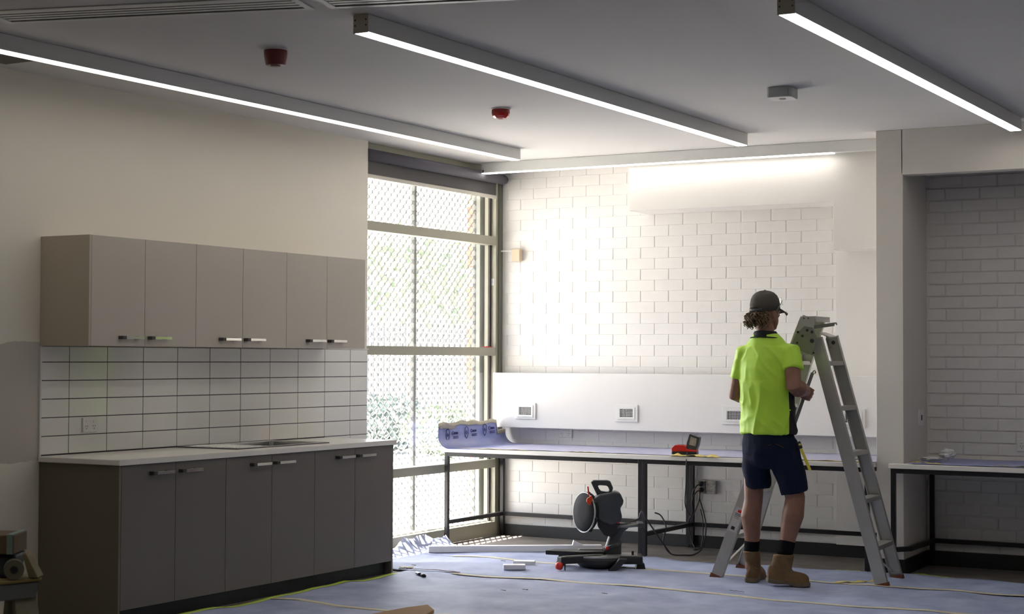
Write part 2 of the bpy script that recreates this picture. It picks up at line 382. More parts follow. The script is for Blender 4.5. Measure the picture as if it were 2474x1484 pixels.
# outer security screen
scr = thing('security_screen', 'grey diamond mesh security screen outside the tall window', 'window screen', (-7.12, 10.9, 0))
XS = -7.12
build('screen_frame', MB().ringprism([(9.7, .02), (11.93, .02), (11.93, 3.0), (9.7, 3.0)], [(9.75, .07), (11.84, .07), (11.84, 2.95), (9.75, 2.95)], XS+.012, XS-.018, 'x'), M_MESH, scr, bevel=.002)
build('screen_channel', MB().box((XS-.02, 11.842, .02), (XS+.05, 12.06, 3.0)), mat('grey_green_channel', (.34, .35, .31), .5), scr, bevel=.003)
build('screen_mullion', MB().box((XS+.01, 10.915, .05), (XS-.02, 10.945, 2.97)), M_MESH, scr)
mb = MB(); cw, ch, t = .084, .076, .0044
nst = int(2.12/(cw/2))
for i in range(nst+1):
    y0 = 9.74 + i*cw/2
    if y0 > 11.85: break
    pts = []
    z = .06; k = 0
    while z < 2.955:
        sgn = 1 if (k % 2) ^ (i % 2) else -1
        pts.append((y0 + sgn*(cw/4-.001), z)); pts.append((y0 + sgn*(cw/4-.001), z+.012)); z += ch/2; k += 1
    vs = []; fs = []
    for (yy, zz_) in pts:
        vs += [(XS-.006, yy-t/2, zz_), (XS+.006, yy-t/2, zz_), (XS+.006, yy+t/2, zz_), (XS-.006, yy+t/2, zz_)]
    for q in range(len(pts)-1):
        for e in range(4): fs.append((q*4+e, q*4+(e+1) % 4, q*4+4+(e+1) % 4, q*4+4+e))
    mb.add(vs, fs)
build('diamond_mesh', mb, M_MESH, scr, kind='stuff')
# roller blind
bl = thing('roller_blind', 'charcoal roller blind rolled up at the top of the tall window', 'blind', (-6.9, 10.9, 2.74))
build('roller_tube', MB().tube([(-6.885, 9.925, 2.915), (-6.885, 11.885, 2.915)], .042, 20), M_BLINDT, bl, smooth=True)
build('tube_bracket', MB().tube([(-6.885, 11.885, 2.915), (-6.885, 11.925, 2.915)], .034, 16), M_BLINDT, bl, smooth=True)
build('blind_fabric', MB().box((-6.924, 9.925, 2.775), (-6.921, 11.845, 2.915)), M_BLIND, bl)
build('bottom_rail', MB().box((-6.931, 9.925, 2.752), (-6.913, 11.85, 2.782)), M_BRAIL, bl, bevel=.006)

# ================================================================== OUTSIDE
build('paving', MB().box((-34, -12, -.16), (-6.95, 40, -.02)), M_CONC, kind='structure')
build('added_sun_eave', MB().box((-8.42, 2, 3.06), (-7.0, 16, 3.2)), M_WHITE, kind='structure')  # unseen overhang, added and sized to keep sun to the window foot
pil = thing('brick_pier', 'mottled salmon and cream brick pier beyond the window mesh', 'pillar', (-7.27, 12.18, 0))
build('pier_core', MB().box((-7.335, 12.106, -.05), (-7.155, 12.34, 3.05)), mat('pier_mortar', (.5, .46, .4), .9), pil)
k = 0; z = -.02
pm = {}
while z < 3.0:
    cuts = [(-7.34, -7.25), (-7.24, -7.15)] if k % 2 else [(-7.34, -7.15)]
    for a, c in cuts:
        mt = M_ORB if random.random() < .55 else M_ORB2
        key = (round(c-a, 2), mt.name)
        if key not in pm:
            w = c-a; me = bpy.data.meshes.new('brick'); q = MB().box((-w/2, -.02, -.038), (w/2, .02, .038)); me.from_pydata(q.v, [], q.f); me.materials.append(mt); pm[key] = me
        o = bpy.data.objects.new('brick', pm[key]); COL.objects.link(o); o.parent = pil; o.location = WM[pil.name].inverted() @ Vector(((a+c)/2, 12.10, z+.043))
    z += .086; k += 1
def foliage(name, label, cat, loc, size, count, m, trunk=None, leaf=.06, group=None):
    t = thing(name, label, cat, loc, group=group); mb = MB(); rr = random.Random(hash(loc[0]*3+loc[1]) % 999)
    for i in range(count):
        d = Vector((rr.gauss(0, 1), rr.gauss(0, 1), rr.gauss(0, 1))).normalized()*rr.random()**.4
        c = Vector(loc) + Vector((d.x*size[0], d.y*size[1], (trunk or 0) + size[2]*(1+d.z)))
        a = Vector((rr.uniform(-1, 1), rr.uniform(-1, 1), rr.uniform(-1, 1))).normalized()*leaf*rr.uniform(.7, 1.3)
        bb = a.cross(Vector((rr.uniform(-1, 1), rr.uniform(-1, 1), rr.uniform(-1, 1)))).normalized()*leaf*.45
        mb.add([c-a, c+bb, c+a, c-bb], [(0, 1, 2, 3)])
    build('foliage', mb, m, t, kind='stuff')
    build('trunk' if trunk else 'stem', MB().tube([(loc[0], loc[1], -.05), (loc[0]+.05, loc[1], (trunk or 0)+size[2])], [.09 if trunk else .03, .04 if trunk else .015], 8), M_BARK, t)
foliage('tree', 'tall pale tree seen through the upper window mesh', 'tree', (-15.3, 23.4, 0), (1.7, 1.7, .9), 850, M_LEAF, 1.9, .13)
foliage('shrub', 'green shrub beyond the mesh beside the brick pier', 'shrub', (-12.85, 20.6, 0), (.70, .70, .40), 1500, M_LEAF, None, .06)
foliage('shrub', 'blue-green shrub beyond the mesh above the kitchen bench end', 'shrub', (-14.6, 21.6, 0), (.9, .9, .45), 2000, M_LEAFD, None, .07)
fen = thing('palisade_fence', 'grey metal palisade fence outside beyond the window', 'fence', (-16.8, 26.7, 0))
fa, fb = Vector((-19.0, 26.4, 0)), Vector((-14.6, 27.0, 0))
for i in range(40):
    p = fa.lerp(fb, i/39); build('picket', MB().box((p.x-.025, p.y-.02, 0), (p.x+.025, p.y+.02, 2.1)), M_FENCE, fen)
for z in (.3, 1.85): build('rail', MB().bar(fa+Vector((0, 0, z)), fb+Vector((0, 0, z)), .04, .05, (0, 0, 1)), M_FENCE, fen)

# ================================================================== CEILING FITTINGS
M_EMIT = emat('strip_emission', (1, .95, .87), STRIP)
def strip(y0, y1, x0, x1, label, lit=None, along='y', cap=True):
    zb = 2.922
    t = thing('linear_light', label, 'light', ((x0+x1)/2, (y0+y1)/2, zb), group='ceiling strip lights')
    e = .004
    build('housing', MB().box((x0, y0, zb+.004), (x1, y1, ZC-.0015)), M_ALU, t, bevel=.0015)
    l0, l1 = lit or ((y0, y1) if along == 'y' else (x0, x1))
    if along == 'y': build('diffuser', MB().box((x0+e, l0+e, zb), (x1-e, l1-e, zb+.0045)), M_EMIT, t)
    else: build('diffuser', MB().box((l0+e, y0+e, zb), (l1-e, y1-e, zb+.0045)), M_EMIT, t)
    if cap:
        if along == 'y':
            build('end_cap', MB().box((x0-.002, y0-.003, zb), (x1+.002, y0, ZC-.001)), M_ENDC, t)
            for sx_ in (x0+.009, x1-.009):
                for sz in (.035, .06): build('screw', MB().tube([(sx_, y0-.0045, zb+sz), (sx_, y0-.002, zb+sz)], .0042, 8), M_SCREW, t)
        else:
            build('end_cap', MB().box((x0-.003, y0-.001, zb), (x0, y1+.001, ZC-.001)), M_ALU, t)
            for q in (.006, .018): build('screw', MB().box((x0+.004, y0-.002, zb+q), (x0+.022, y0, zb+q+.008)), M_SCREW, t)
    return t
strip(4.9, 10.84, -6.20, -6.124, 'strip light nearest the left wall above the grey cabinets')
strip(6.23, 10.83, -4.393, -4.316, 'middle strip light running above the red strobe towards the bulkhead')
strip(6.76, 10.93, -2.556, -2.48, 'rightmost strip light ending in front of the recess header')
strip(11.475, 11.545, -6.84, -3.506, 'strip light running along the brick wall in front of the bulkhead', lit=(-6.84, -3.93), along='x')
strip(.6, 5.1, -4.393, -4.316, 'added unseen strip light filling the left foreground, overhead behind the slot vents')  # added out of view as fill for the end panel and trestle
strip(6.76, 10.93, -.72, -.644, 'added unseen strip light at the far right, filling the recess')  # unseen, continues the row spacing; added as fill light for the recess
strip(.6, 5.1, -2.556, -2.48, 'added unseen strip light filling the cupboard doors, overhead beside the rightmost one')  # added out of view to brighten the cupboard door faces
def vent(p, ang, length, label):
    t = thing('ceiling_vent', label, 'vent', (p[0], p[1], ZC), group='slot air vents in the ceiling')
    M = Matrix.Translation((p[0], p[1], ZC)) @ Matrix.Rotation(ang, 4, 'Z'); wd = .27
    build('backing', MB(M).box((.01, -wd+.01, -.0008), (length-.01, -.01, -.0001)), M_PLASTD, t)
    f = .034
    build('vent_frame', MB(M).ringprism([(0, -wd), (length, -wd), (length, 0), (0, 0)], [(f, -wd+f), (length-f, -wd+f), (length-f, -f), (f, -f)], -.006, -.0008, 'z'), M_ALU, t, bevel=.002)
    n = 4; gap = (wd-2*f)/(n+.5*(n+1)) 
    y = -wd+f+gap*.45
    for i in range(n):
        build('slat', MB(M).box((f-.002, y, -.0024), (length-f+.002, y+gap*.9, -.0009)), M_ALU, t); y += gap*1.5
    return t
va = math.atan2(.432, 1.47)
vent((-5.915, 5.600), va, 1.512, 'long slot air vent in the ceiling at the upper left')
vent((-4.392, 6.047), va, 1.55, 'slot air vent in the ceiling beside the middle strip light end')
build('ceiling_hatch', MB().box((-6.755, 5.6, ZC-.006), (-6.2, 6.375, ZC-.0005)), mat('hatch_grey', (.16, .15, .13), .8), bevel=.002,
      label='dark grey ceiling hatch panel at the left edge behind the strip light', cat='hatch')
sr = thing('fire_siren', 'dark red cup-shaped fire siren on the ceiling', 'siren', (-5.235, 6.74, 2.925))
build('siren_body', MB().lathe([(.045, .0), (.05, .003), (.052, .012), (.0585, .05), (.0595, .082)], 28, (-5.235, 6.74, 2.9255)), M_REDD, sr, smooth=True, bevel=.001)
build('siren_rim', MB().lathe([(.02, -.004), (.024, -.004), (.026, .003), (.02, .003)], 18, (-5.235, 6.74, 2.9255)), M_REDD, sr, smooth=True)
build('siren_base', MB().lathe([(.062, 0), (.062, .006)], 24, (-5.235, 6.74, 3.0015)), M_PLASTW, sr)
sb = thing('fire_strobe', 'bright red fire strobe on the ceiling near the window corner', 'strobe', (-5.245, 9.03, 2.94))
build('strobe_lens', MB().lathe([(.02, .0), (.036, .002), (.053, .016), (.056, .032)], 10, (-5.245, 9.03, 2.945)), M_REDC, sb, bevel=.001)
build('strobe_body', MB().lathe([(.057, 0), (.056, .026)], 24, (-5.245, 9.03, 2.977)), M_RED, sb)
build('strobe_base', MB().lathe([(.062, 0), (.062, .0055)], 24, (-5.245, 9.03, 3.002)), M_PLASTW, sb)
wa = thing('ceiling_sensor', 'white rounded square access point on the ceiling', 'sensor', (-3.42, 9.10, 2.945))
R9 = Matrix.Translation((-3.42, 9.115, 2.948)) @ Matrix.Rotation(.10, 4, 'Z')
build('sensor_body', MB(R9).prism(rounded(-.075, -.08, .075, .08, .025), .004, .0595, 'z'), mat('sensor_plastic', (.5, .51, .5), .5), wa, bevel=.004)
build('sensor_face', MB(R9).prism(rounded(-.073, -.078, .073, .078, .03), -.001, .0045, 'z'), M_PLASTW, wa, bevel=.002)
build('sensor_lens', MB(R9).lathe([(.018, -.003), (.02, 0)], 16, (0, 0, -.0012)), mat('sensor_lens', (.4, .38, .38), .4), wa)

# ================================================================== KITCHEN
XFACE = -6.274; XU = -6.50
splash = thing('tile_splashback', 'white gloss tiled splashback with dark grout behind the bench', 'splashback', (XW, 8.3, .9))
build('grout_bed', MB().box((XW+.0005, 6.762, .80), (XW+.006, 9.918, 1.505)), M_GROUT, splash)
vj = [6.762] + [6.975+.3035*i for i in range(10)] + [9.919]
hj = [.902, 1.005, 1.1075, 1.211, 1.314, 1.417, 1.506]
g = .0022; tm = {}
def tile(y0, y1, z0, z1):
    w, h = y1-y0-g*2, z1-z0-g*2; key = (round(w, 3), round(h, 3))
    if key not in tm:
        me = bpy.data.meshes.new('tile'); c = .0015
        q = MB().add([(0, -w/2, -h/2), (0, w/2, -h/2), (0, w/2, h/2), (0, -w/2, h/2), (.0065, -w/2, -h/2), (.0065, w/2, -h/2), (.0065, w/2, h/2), (.0065, -w/2, h/2),
                      (.008, -w/2+c, -h/2+c), (.008, w/2-c, -h/2+c), (.008, w/2-c, h/2-c), (.008, -w/2+c, h/2-c)],
                     [(0,1,5,4),(1,2,6,5),(2,3,7,6),(3,0,4,7),(4,5,9,8),(5,6,10,9),(6,7,11,10),(7,4,8,11),(8,9,10,11)])
        me.from_pydata(q.v, [], q.f); me.materials.append(M_TILE); tm[key] = me
    o = bpy.data.objects.new('tile', tm[key]); COL.objects.link(o); o.parent = splash
    o.location = WM[splash.name].inverted() @ Vector((XW+.0005, (y0+y1)/2, (z0+z1)/2))
    o.rotation_euler = (0, random.uniform(-.0025, .0025), random.uniform(-.0025, .0025))
for i in range(len(vj)-1):
    for j in range(len(hj)-1): tile(vj[i], vj[i+1], hj[j], hj[j+1])
tile(9.41, 9.71, .80, .902); tile(9.71, 9.919, .80, .902)
build('edge_trim', MB().box((XW+.0005, 6.752, .898), (XW+.011, 6.762, 1.506)), M_PLASTW, splash)
build('top_trim', MB().box((XW+.0005, 9.372, 1.505), (XW+.012, 9.925, 1.512)), M_PLASTW, splash)
def handle(door, x, y0, y1, z):
    h = build('handle', MB().box((x+.026, y0+.026, z-.008), (x+.034, y1, z+.008)), M_CHROME, door, bevel=.001)
    for q in ((y0, y0+.030), (y1-.05, y1-.034)):
        build('handle_post', MB().box((x, q[0], z-.0095), (x+.0345 if q[0] == y0 else x+.027, q[1], z+.0095)), M_HBLK, door, bevel=.001)
ly = [6.776, 7.21, 7.646, 8.075, 8.508, 8.943, 9.370]
hy = [(6.995, 7.168), (7.233, 7.408), (7.864, 8.036), (8.085, 8.272), (8.727, 8.904), (8.951, 9.140)]
names = ['base cupboard unit nearest the camera at the left end under the bench', 'middle base cupboard unit under the sink', 'base cupboard unit at the window end under the bench']
for u in range(3):
    a, m_, c = ly[2*u], ly[2*u+1], ly[2*u+2]
    t = thing('base_cabinet', 'charcoal ' + names[u], 'cabinet', (-6.57, (a+c)/2, .09), group='charcoal base cupboards')
    build('cabinet_body', MB().box((XW+.012, a+.001, .09), (XFACE-.020, c-.001, .865 if u == 0 else .745)), M_CARC, t)
    for k, (p, q) in enumerate(((a, m_), (m_, c))):
        d = build('door', MB().box((XFACE-.018, p+.0016, .090), (XFACE, q-.0016, .8625)), M_LOWER, t, bevel=.0012)
        handle(d, XFACE, *hy[2*u+k], .812)
build('end_panel', MB().box((XW+.003, 6.758, 0), (XFACE, 6.775, .8655)), M_SIDE, bevel=.001, label='brown-olive end panel closing the left side of the charcoal cupboards', cat='panel')
build('end_panel', MB().box((XW+.003, 9.371, 0), (XFACE, 9.388, .8655)), M_LOWER, bevel=.001, label='charcoal end panel closing the window side of the cupboards', cat='panel')
build('kickboard', MB().box((-6.345, 6.776, 0), (-6.328, 9.370, .0885)), M_KICK, label='dark kickboard along the floor under the charcoal cupboards', cat='kickboard')
build('benchtop', MB().ringprism([(XW+.012, 6.738), (-6.254, 6.738), (-6.254, 9.402), (XW+.012, 9.402)], [(-6.83, 7.885), (-6.385, 7.885), (-6.385, 8.77), (-6.83, 8.77)], .866, .898, 'z'), M_BENCH, bevel=.006, seg=3, label='cream laminate kitchen benchtop over the charcoal cupboards', cat='benchtop')
sk = thing('sink', 'stainless steel inset sink in the kitchen benchtop', 'sink', (-6.6, 8.33, .898))
build('sink_rim', MB().ringprism([(-6.845, 7.865), (-6.37, 7.865), (-6.37, 8.79), (-6.845, 8.79)], [(-6.80, 8.24), (-6.42, 8.24), (-6.42, 8.74), (-6.80, 8.74)], .8985, .9035, 'z'), M_STEEL, sk, bevel=.0015)
build('rim_edge', MB().ringprism([(-6.846, 7.864), (-6.369, 7.864), (-6.369, 8.791), (-6.846, 8.791)], [(-6.84, 7.87), (-6.375, 7.87), (-6.375, 8.785), (-6.84, 8.785)], .898, .9045, 'z'), M_STEELD, sk)
bo = MB()
ro = [rounded(-6.80, 8.24, -6.42, 8.74, .03), rounded(-6.795, 8.245, -6.425, 8.735, .03), rounded(-6.77, 8.27, -6.45, 8.71, .05)]
for q, z in ((ro[0], .9025), (ro[1], .80), (ro[2], .75)): pass
n_ = len(ro[0]); bo.add([(p[0], p[1], .9) for p in ro[0]]+[(p[0], p[1], .80) for p in ro[1]]+[(p[0], p[1], .75) for p in ro[2]],
    [(i, (i+1) % n_, n_+(i+1) % n_, n_+i) for i in range(n_)]+[(n_+i, n_+(i+1) % n_, 2*n_+(i+1) % n_, 2*n_+i) for i in range(n_)]+[tuple(range(2*n_, 3*n_))])
build('sink_bowl', bo, M_STEEL, sk, solid=.001)
for i in range(8): build('drainer_rib', MB().box((-6.80+i*.052, 7.93, .9034), (-6.788+i*.052, 8.20, .9055)), M_STEEL, sk, bevel=.001)
uy = [6.770, 7.195, 7.633, 8.066, 8.502, 8.934, 9.371]
uh = [(6.984, 7.161), (7.219, 7.389), (7.842, 8.017), (8.077, 8.255), (8.707, 8.889), (8.941, 9.118)]
names = ['wall cupboard unit at the left end above the power outlet', 'middle wall cupboard unit above the sink', 'wall cupboard unit at the window end']
for u in range(3):
    a, m_, c = uy[2*u], uy[2*u+1], uy[2*u+2]
    t = thing('wall_cabinet', 'taupe ' + names[u], 'cabinet', (-6.68, (a+c)/2, 1.507), group='taupe wall cupboards')
    build('cabinet_body', MB().box((XW+.0015, a+.0005, 1.507), (XU-.0195, c-.0005, 2.112)), M_UPPER, t)
    for k, (p, q) in enumerate(((a, m_), (m_, c))):
        d = build('door', MB().box((XU-.018, p+.0016, 1.5075), (XU, q-.0016, 2.112)), M_UPPER, t, bevel=.0012)
        handle(d, XU, *uh[2*u+k], 1.555)
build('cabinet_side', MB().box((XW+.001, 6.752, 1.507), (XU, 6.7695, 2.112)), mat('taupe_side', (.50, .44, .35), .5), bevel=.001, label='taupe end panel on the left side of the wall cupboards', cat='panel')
def outlet(name, label, M, w=.116, h=.074, m=M_PLASTW, sw=True, cat='outlet', vertical=False):
    """plate in the local x-z plane, facing local -y"""
    t = thing(name, label, cat, M.translation)
    build('plate', MB(M).box((-w/2, -.011, -h/2), (w/2, 0, h/2)), m, t, bevel=.003)
    for sx_ in (-.03, .03):
        if sw: build('rocker', MB(M).box((sx_-.008, -.0145, .012), (sx_+.008, -.011, .028)), m, t, bevel=.002)
        for dx, dz, a in ((-.008, -.006, .5), (.008, -.006, -.5), (0, -.02, 0)):
            R = M @ Matrix.Translation((sx_+dx, -.0112, dz)) @ Matrix.Rotation(a, 4, 'Y')
            build('pin_slot', MB(R).box((-.0014, -.0006, -.004), (.0014, .0004, .004)), M_PLASTD, t)
    return t
Mx = lambda x, y, z, rz: Matrix.Translation((x, y, z)) @ Matrix.Rotation(rz, 4, 'Z')
outlet('power_outlet', 'white double power outlet on the tiled splashback', Mx(XW+.0095, 7.132, 1.058, math.pi/2), h=.084)
outlet('power_outlet', 'white double power outlet on brick under the white duct casing by the window', Mx(-6.322, YB-.005, .850, 0), h=.074)
outlet('power_outlet', 'white power outlet on the recess brick wall at the right edge', Mx(-2.655, YR-.005, .863, 0), w=.13, h=.085)

# ================================================================== BACK WALL FITTINGS
YP = 11.80
build('duct_casing', MB().box((-6.918, YP, .888), (-3.506, YB-.0525, 1.329)), M_WHITE, bevel=.004, label='long white boxed duct casing on the brick wall above the workbench', cat='duct')
for i, (xa, xb, z0, z1) in enumerate(((-6.703, -6.514, .958, 1.087), (-5.802, -5.609, .956, 1.090), (-4.904, -4.714, .956, 1.092), (-3.986, -3.796, .952, 1.091))):
    lab = ['white air grille in the duct casing nearest the window', 'white air grille in the duct casing above the mitre saw', 'white air grille in the duct casing beside the worker', 'white air grille in the duct casing behind the ladder'][i]
    t = thing('air_grille', lab, 'grille', ((xa+xb)/2, YP, z0), group='air grilles in the duct casing')
    cx, cz = (xa+xb)/2, (z0+z1)/2
    build('grille_frame', MB().ringprism([(xa, z0), (xb, z0), (xb, z1), (xa, z1)], [(cx-.052, cz-.030), (cx+.052, cz-.030), (cx+.052, cz+.030), (cx-.052, cz+.030)], YP-.012, YP-.0005, 'y'), M_PLASTW, t, bevel=.003)
    build('grille_bezel', MB().ringprism([(cx-.074, cz-.048), (cx+.074, cz-.048), (cx+.074, cz+.048), (cx-.074, cz+.048)], [(cx-.056, cz-.034), (cx+.056, cz-.034), (cx+.056, cz+.034), (cx-.056, cz+.034)], YP-.016, YP-.0115, 'y'), M_PLASTW, t, bevel=.002)
    build('grille_back', MB().box((cx-.053, YP-.003, cz-.031), (cx+.053, YP-.0008, cz+.031)), M_PLASTD, t)
    for k in range(1, 8): build('vane', MB().box((cx-.052+k*.013-.0013, YP-.010, cz-.030), (cx-.052+k*.013+.0013, YP-.004, cz+.030)), M_PLASTW, t)
    for k in range(1, 5): build('vane', MB().box((cx-.052, YP-.009, cz-.030+k*.012-.0012), (cx+.052, YP-.005, cz-.030+k*.012+.0012)), M_PLASTW, t)
jb = thing('junction_box', 'beige junction box with white conduit stub on bright brick by the window', 'junction box', (-6.766, YB-.03, 2.24))
build('box_cover', MB().box((-6.808, YB-.055, 2.241), (-6.728, YB-.006, 2.342)), M_BEIGE, jb, bevel=.006)
build('conduit', MB().tube([(-6.925, YB-.03, 2.328), (-6.80, YB-.03, 2.328)], .0075, 10), M_PLASTW, jb, smooth=True)
wo_ = thing('wall_socket_box', 'speckled grey double socket box on brick under the workbench', 'socket box', (-5.086, YB-.03, .415))
build('socket_plate', MB().box((-5.158, YB-.035, .415), (-5.014, YB-.006, .517)), mat('speckled_plastic', (.5, .47, .43), .6, var=.6, vs=60), wo_, bevel=.006)
build('socket_divider', MB().box((-5.099, YB-.037, .42), (-5.094, YB-.0345, .512)), M_PLASTD, wo_)
for i, z in enumerate((.49, .445)):
    pg = thing('power_plug', ['upper', 'lower'][i] + ' black round plug in the speckled socket box', 'plug', (-5.127, YB-.055, z))
    build('plug_body', MB().lathe([(.015, 0), (.021, .004), (.021, .018), (.012, .03)], 16, (-5.127, YB-.036, z), Vector((0, -1, 0))), M_SAWB, pg, smooth=True)
    build('plug_lead', MB().tube([(-5.127, YB-.06, z), (-5.145, YB-.085, z-.01), (-5.175, YB-.09, z-.05), (-5.185, YB-.09, z-.10), (-5.185, YB-.06, z-.2), (-5.18, YB-.06, .26)], .005, 8), M_CABLE, pg, smooth=True)
build('cable_tag', MB().bar((-5.126, YB-.075, .448), (-5.155, YB-.08, .425), .012, .002), M_SAWR, label='red tag on the lower plug lead', cat='tag')
sw = thing('light_switch', 'white switch plate on the column side inside the recess', 'switch', (-3.335, 11.61, .988))
Ms = Matrix.Translation((-3.3395, 11.61, 1.044)) @ Matrix.Rotation(math.pi/2+.05, 4, 'Z')
build('plate', MB(Ms).box((-.06, -.008, -.056), (.06, .004, .056)), M_PLASTW, sw, bevel=.003)
build('rocker', MB(Ms).box((-.012, -.011, -.018), (.012, -.008, .018)), M_PLASTD, sw, bevel=.001)

# ================================================================== WORKBENCHES
T = .031
def shs(parent, name, p0, p1, side=(0, 1, 0)):
    return build(name, MB().bar(p0, p1, T, T, side), M_BLK, parent, bevel=.002)
ZT0, ZT1 = .719, .751; YFR = 11.03; YBK = 11.93
w1 = thing('workbench', 'long workbench with cream top and black steel frame along the brick wall', 'workbench', (-5.2, 11.5, 0))
build('bench_top', MB().box((-6.915, YFR, ZT0), (-3.507, YB-.0255+.02, ZT1)), M_BENCH, w1, bevel=.004)
def frame(parent, x0, x1, yf, yb, left_rail=True, right_rail=True, rear=True, z_r=.178):
    h = T/2; za = ZT0-T/2-.0005
    for x in (x0+h, x1-h):
        for y in (yf+.012+h, yb-h):
            shs(parent, 'leg', (x, y, .022), (x, y, ZT0-.0005), (1, 0, 0))
            build('foot', MB().tube([(x, y, 0), (x, y, .008), (x, y, .009), (x, y, .024)], [.011, .011, .005, .005], 10), M_SAWB, parent)
    for y in (yf+.012+h, yb-h): shs(parent, 'top_rail', (x0+T, y, za), (x1-T, y, za))
    for x in (x0+h, x1-h): shs(parent, 'side_rail', (x, yf+.012+T, za), (x, yb-T, za), (1, 0, 0))
    if left_rail: shs(parent, 'low_rail', (x0+h, yf+.012+T, z_r), (x0+h, yb-T, z_r), (1, 0, 0))
    if right_rail: shs(parent, 'low_rail', (x1-h, yf+.012+T, z_r), (x1-h, yb-T, z_r), (1, 0, 0))
    if rear: shs(parent, 'low_rail', (x0+T, yb-h, z_r), (x1-T, yb-h, z_r))
frame(w1, -6.905, -5.2195, YFR, YBK-.001, right_rail=False)
frame(w1, -5.2190, -3.53, YFR, YBK-.001, right_rail=False)
w2 = thing('workbench', 'short workbench with cream top in the right hand recess', 'workbench', (-2.3, 11.4, 0))
build('bench_top', MB().prism([(-3.392, 11.03), (-1.2, 11.03), (-1.2, YR-.008), (-3.335, YR-.008), (-3.302, 11.115), (-3.392, 11.115)], ZT0, ZT1, 'z'), M_BENCH, w2, bevel=.004)
h = T/2
for x, y in ((-3.366, 11.06), (-3.300, YR-.045), (-1.3, 11.06), (-1.3, YR-.045)):
    shs(w2, 'leg', (x, y, .022), (x, y, ZT0-.0005), (1, 0, 0))
    build('foot', MB().tube([(x, y, 0), (x, y, .008), (x, y, .009), (x, y, .024)], [.011, .011, .005, .005], 10), M_SAWB, w2)
shs(w2, 'top_rail', (-3.35, 11.06, ZT0-.016), (-1.3, 11.06, ZT0-.016)); shs(w2, 'low_rail', (-3.284, YR-.045, .178), (-1.3, YR-.045, .178))
shs(w2, 'low_rail', (-3.284, 11.15, .178), (-3.284, YR-.062, .178), (1, 0, 0))
build('leg_tie', MB().bar((-3.35, 11.06, .178), (-3.284, 11.15, .178), T, T, (0, 0, 1)), M_BLK, w2)

# blue film on the benches
def ripple(x, y, a, f): return a*(noise.noise(Vector((x*f, y*f, 3.1)))+.4*noise.noise(Vector((x*f*2.7, y*f*2.7, 9))))
def bench_film(name, label, x0, x1, y0, y1, seed=0, m=None):
    mb = MB().grid(lambda u, v: (x0+(x1-x0)*u, y0+(y1-y0)*v+(.012*noise.noise(Vector((u*9, seed, 0))) if v in (0, 1) else 0), ZT1+.003+abs(ripple(x0+(x1-x0)*u, y0+(y1-y0)*v, .004, 6))), 80, 14)
    return build(name, mb, m or M_FILM3, solid=.001, smooth=True, label=label, cat='protective film')
bench_film('bench_film', 'blue protective film laid over the long workbench top', -6.60, -3.51, YFR+.035, YB-.03)
bench_film('bench_film', 'blue protective film on the workbench top in the recess', -3.27, -1.25, YFR+.03, YR-.03, 4, M_FILM2)
# turned-up end of the film against the window, printed
cf = thing('film_upstand', 'blue printed protective film curling up against the window at the bench end', 'protective film', (-6.8, 11.35, ZT1))
def curl(u, v):
    y = 11.92 - v*1.07
    s_ = u*.42
    r = .10; x = -6.60 - min(s_, .17)
    z = ZT1+.003
    if s_ > .17:
        a = min((s_-.17)/r, math.pi/2-.06); x = -6.77 - r*math.sin(a); z = ZT1+.003 + r*(1-math.cos(a)) + max(0, (s_-.17)-a*r)
        x -= .012*max(0, (s_-.17)-a*r)
    if v > .82:                      # front end droops over the bench edge
        q = (v-.82)/.18; x += .03*q*q*(u)
    top = .02*noise.noise(Vector((v*7, 2, 0))) if u > .97 else 0
    if y > 11.785: z = min(z, .86); top = 0
    return (x + .004*noise.noise(Vector((y*8, s_*9, 1))), y + (.05*(1-u)**1.5 if v > .97 else 0), z + top + (.0 if v < .9 else 0))
build('film_sheet', MB().grid(curl, 26, 60), M_FILM2, cf, solid=.0012, smooth=True)
build('torn_tape', MB().grid(lambda u, v: (lambda p: (p[0]+.004, p[1], p[2]-.028+.034*u+.014*noise.noise(Vector((v*9, 5, 0)))*u))(curl(1, v)), 3, 50), M_TAPE, cf, smooth=True, solid=.001)
build('film_backing', MB().grid(lambda u, v: (lambda p: (p[0]+.006, p[1], p[2]-.045+.05*u*(1-.6*abs(2*v-1))+.01*noise.noise(Vector((v*12, 8, 0)))))(curl(1, .74+.24*v)), 3, 16), M_FILMB, cf, smooth=True, solid=.001)
def wallpt(y, z): 
    return Vector((-6.872+.010, y, z))
for k, (yy, zz_) in enumerate(((11.02, .853), (11.30, .862), (11.58, .874))):
    pts = [(0, .046), (.021, .036), (.024, .0), (.017, -.030), (0, -.048), (-.017, -.030), (-.024, 0), (-.021, .036)]
    build('shield_print', MB().tube([wallpt(yy+p[0]*1.05, zz_+p[1]) for p in pts], .0026, 5, closed=True), M_INK, cf)
    build('emblem_print', MB().tube([wallpt(yy+.011*math.cos(a), zz_+.012*math.sin(a)) for a in (0, 1.57, 3.14, 4.71)], .0030, 5, closed=True), M_INK, cf)
    for a, w_, dz in ((.052, .016, .012),):
        build('letter_print', MB().tube([wallpt(yy+.075+.012*math.cos(q), zz_+.012+.012*math.sin(q)) for q in [math.radians(40+28*i) for i in range(11)]], .0022, 5), M_INK, cf)
        build('word_print', MB().box((wallpt(0, 0).x-.002, yy+.094, zz_+.002), (wallpt(0, 0).x+.001, yy+.150, zz_+.018)), M_INK, cf)
    for dz in (-.018, -.030):
        build('line_print', MB().box((wallpt(0, 0).x-.002, yy+.085, zz_+dz), (wallpt(0, 0).x+.001, yy+.158, zz_+dz+.005)), M_INK, cf)
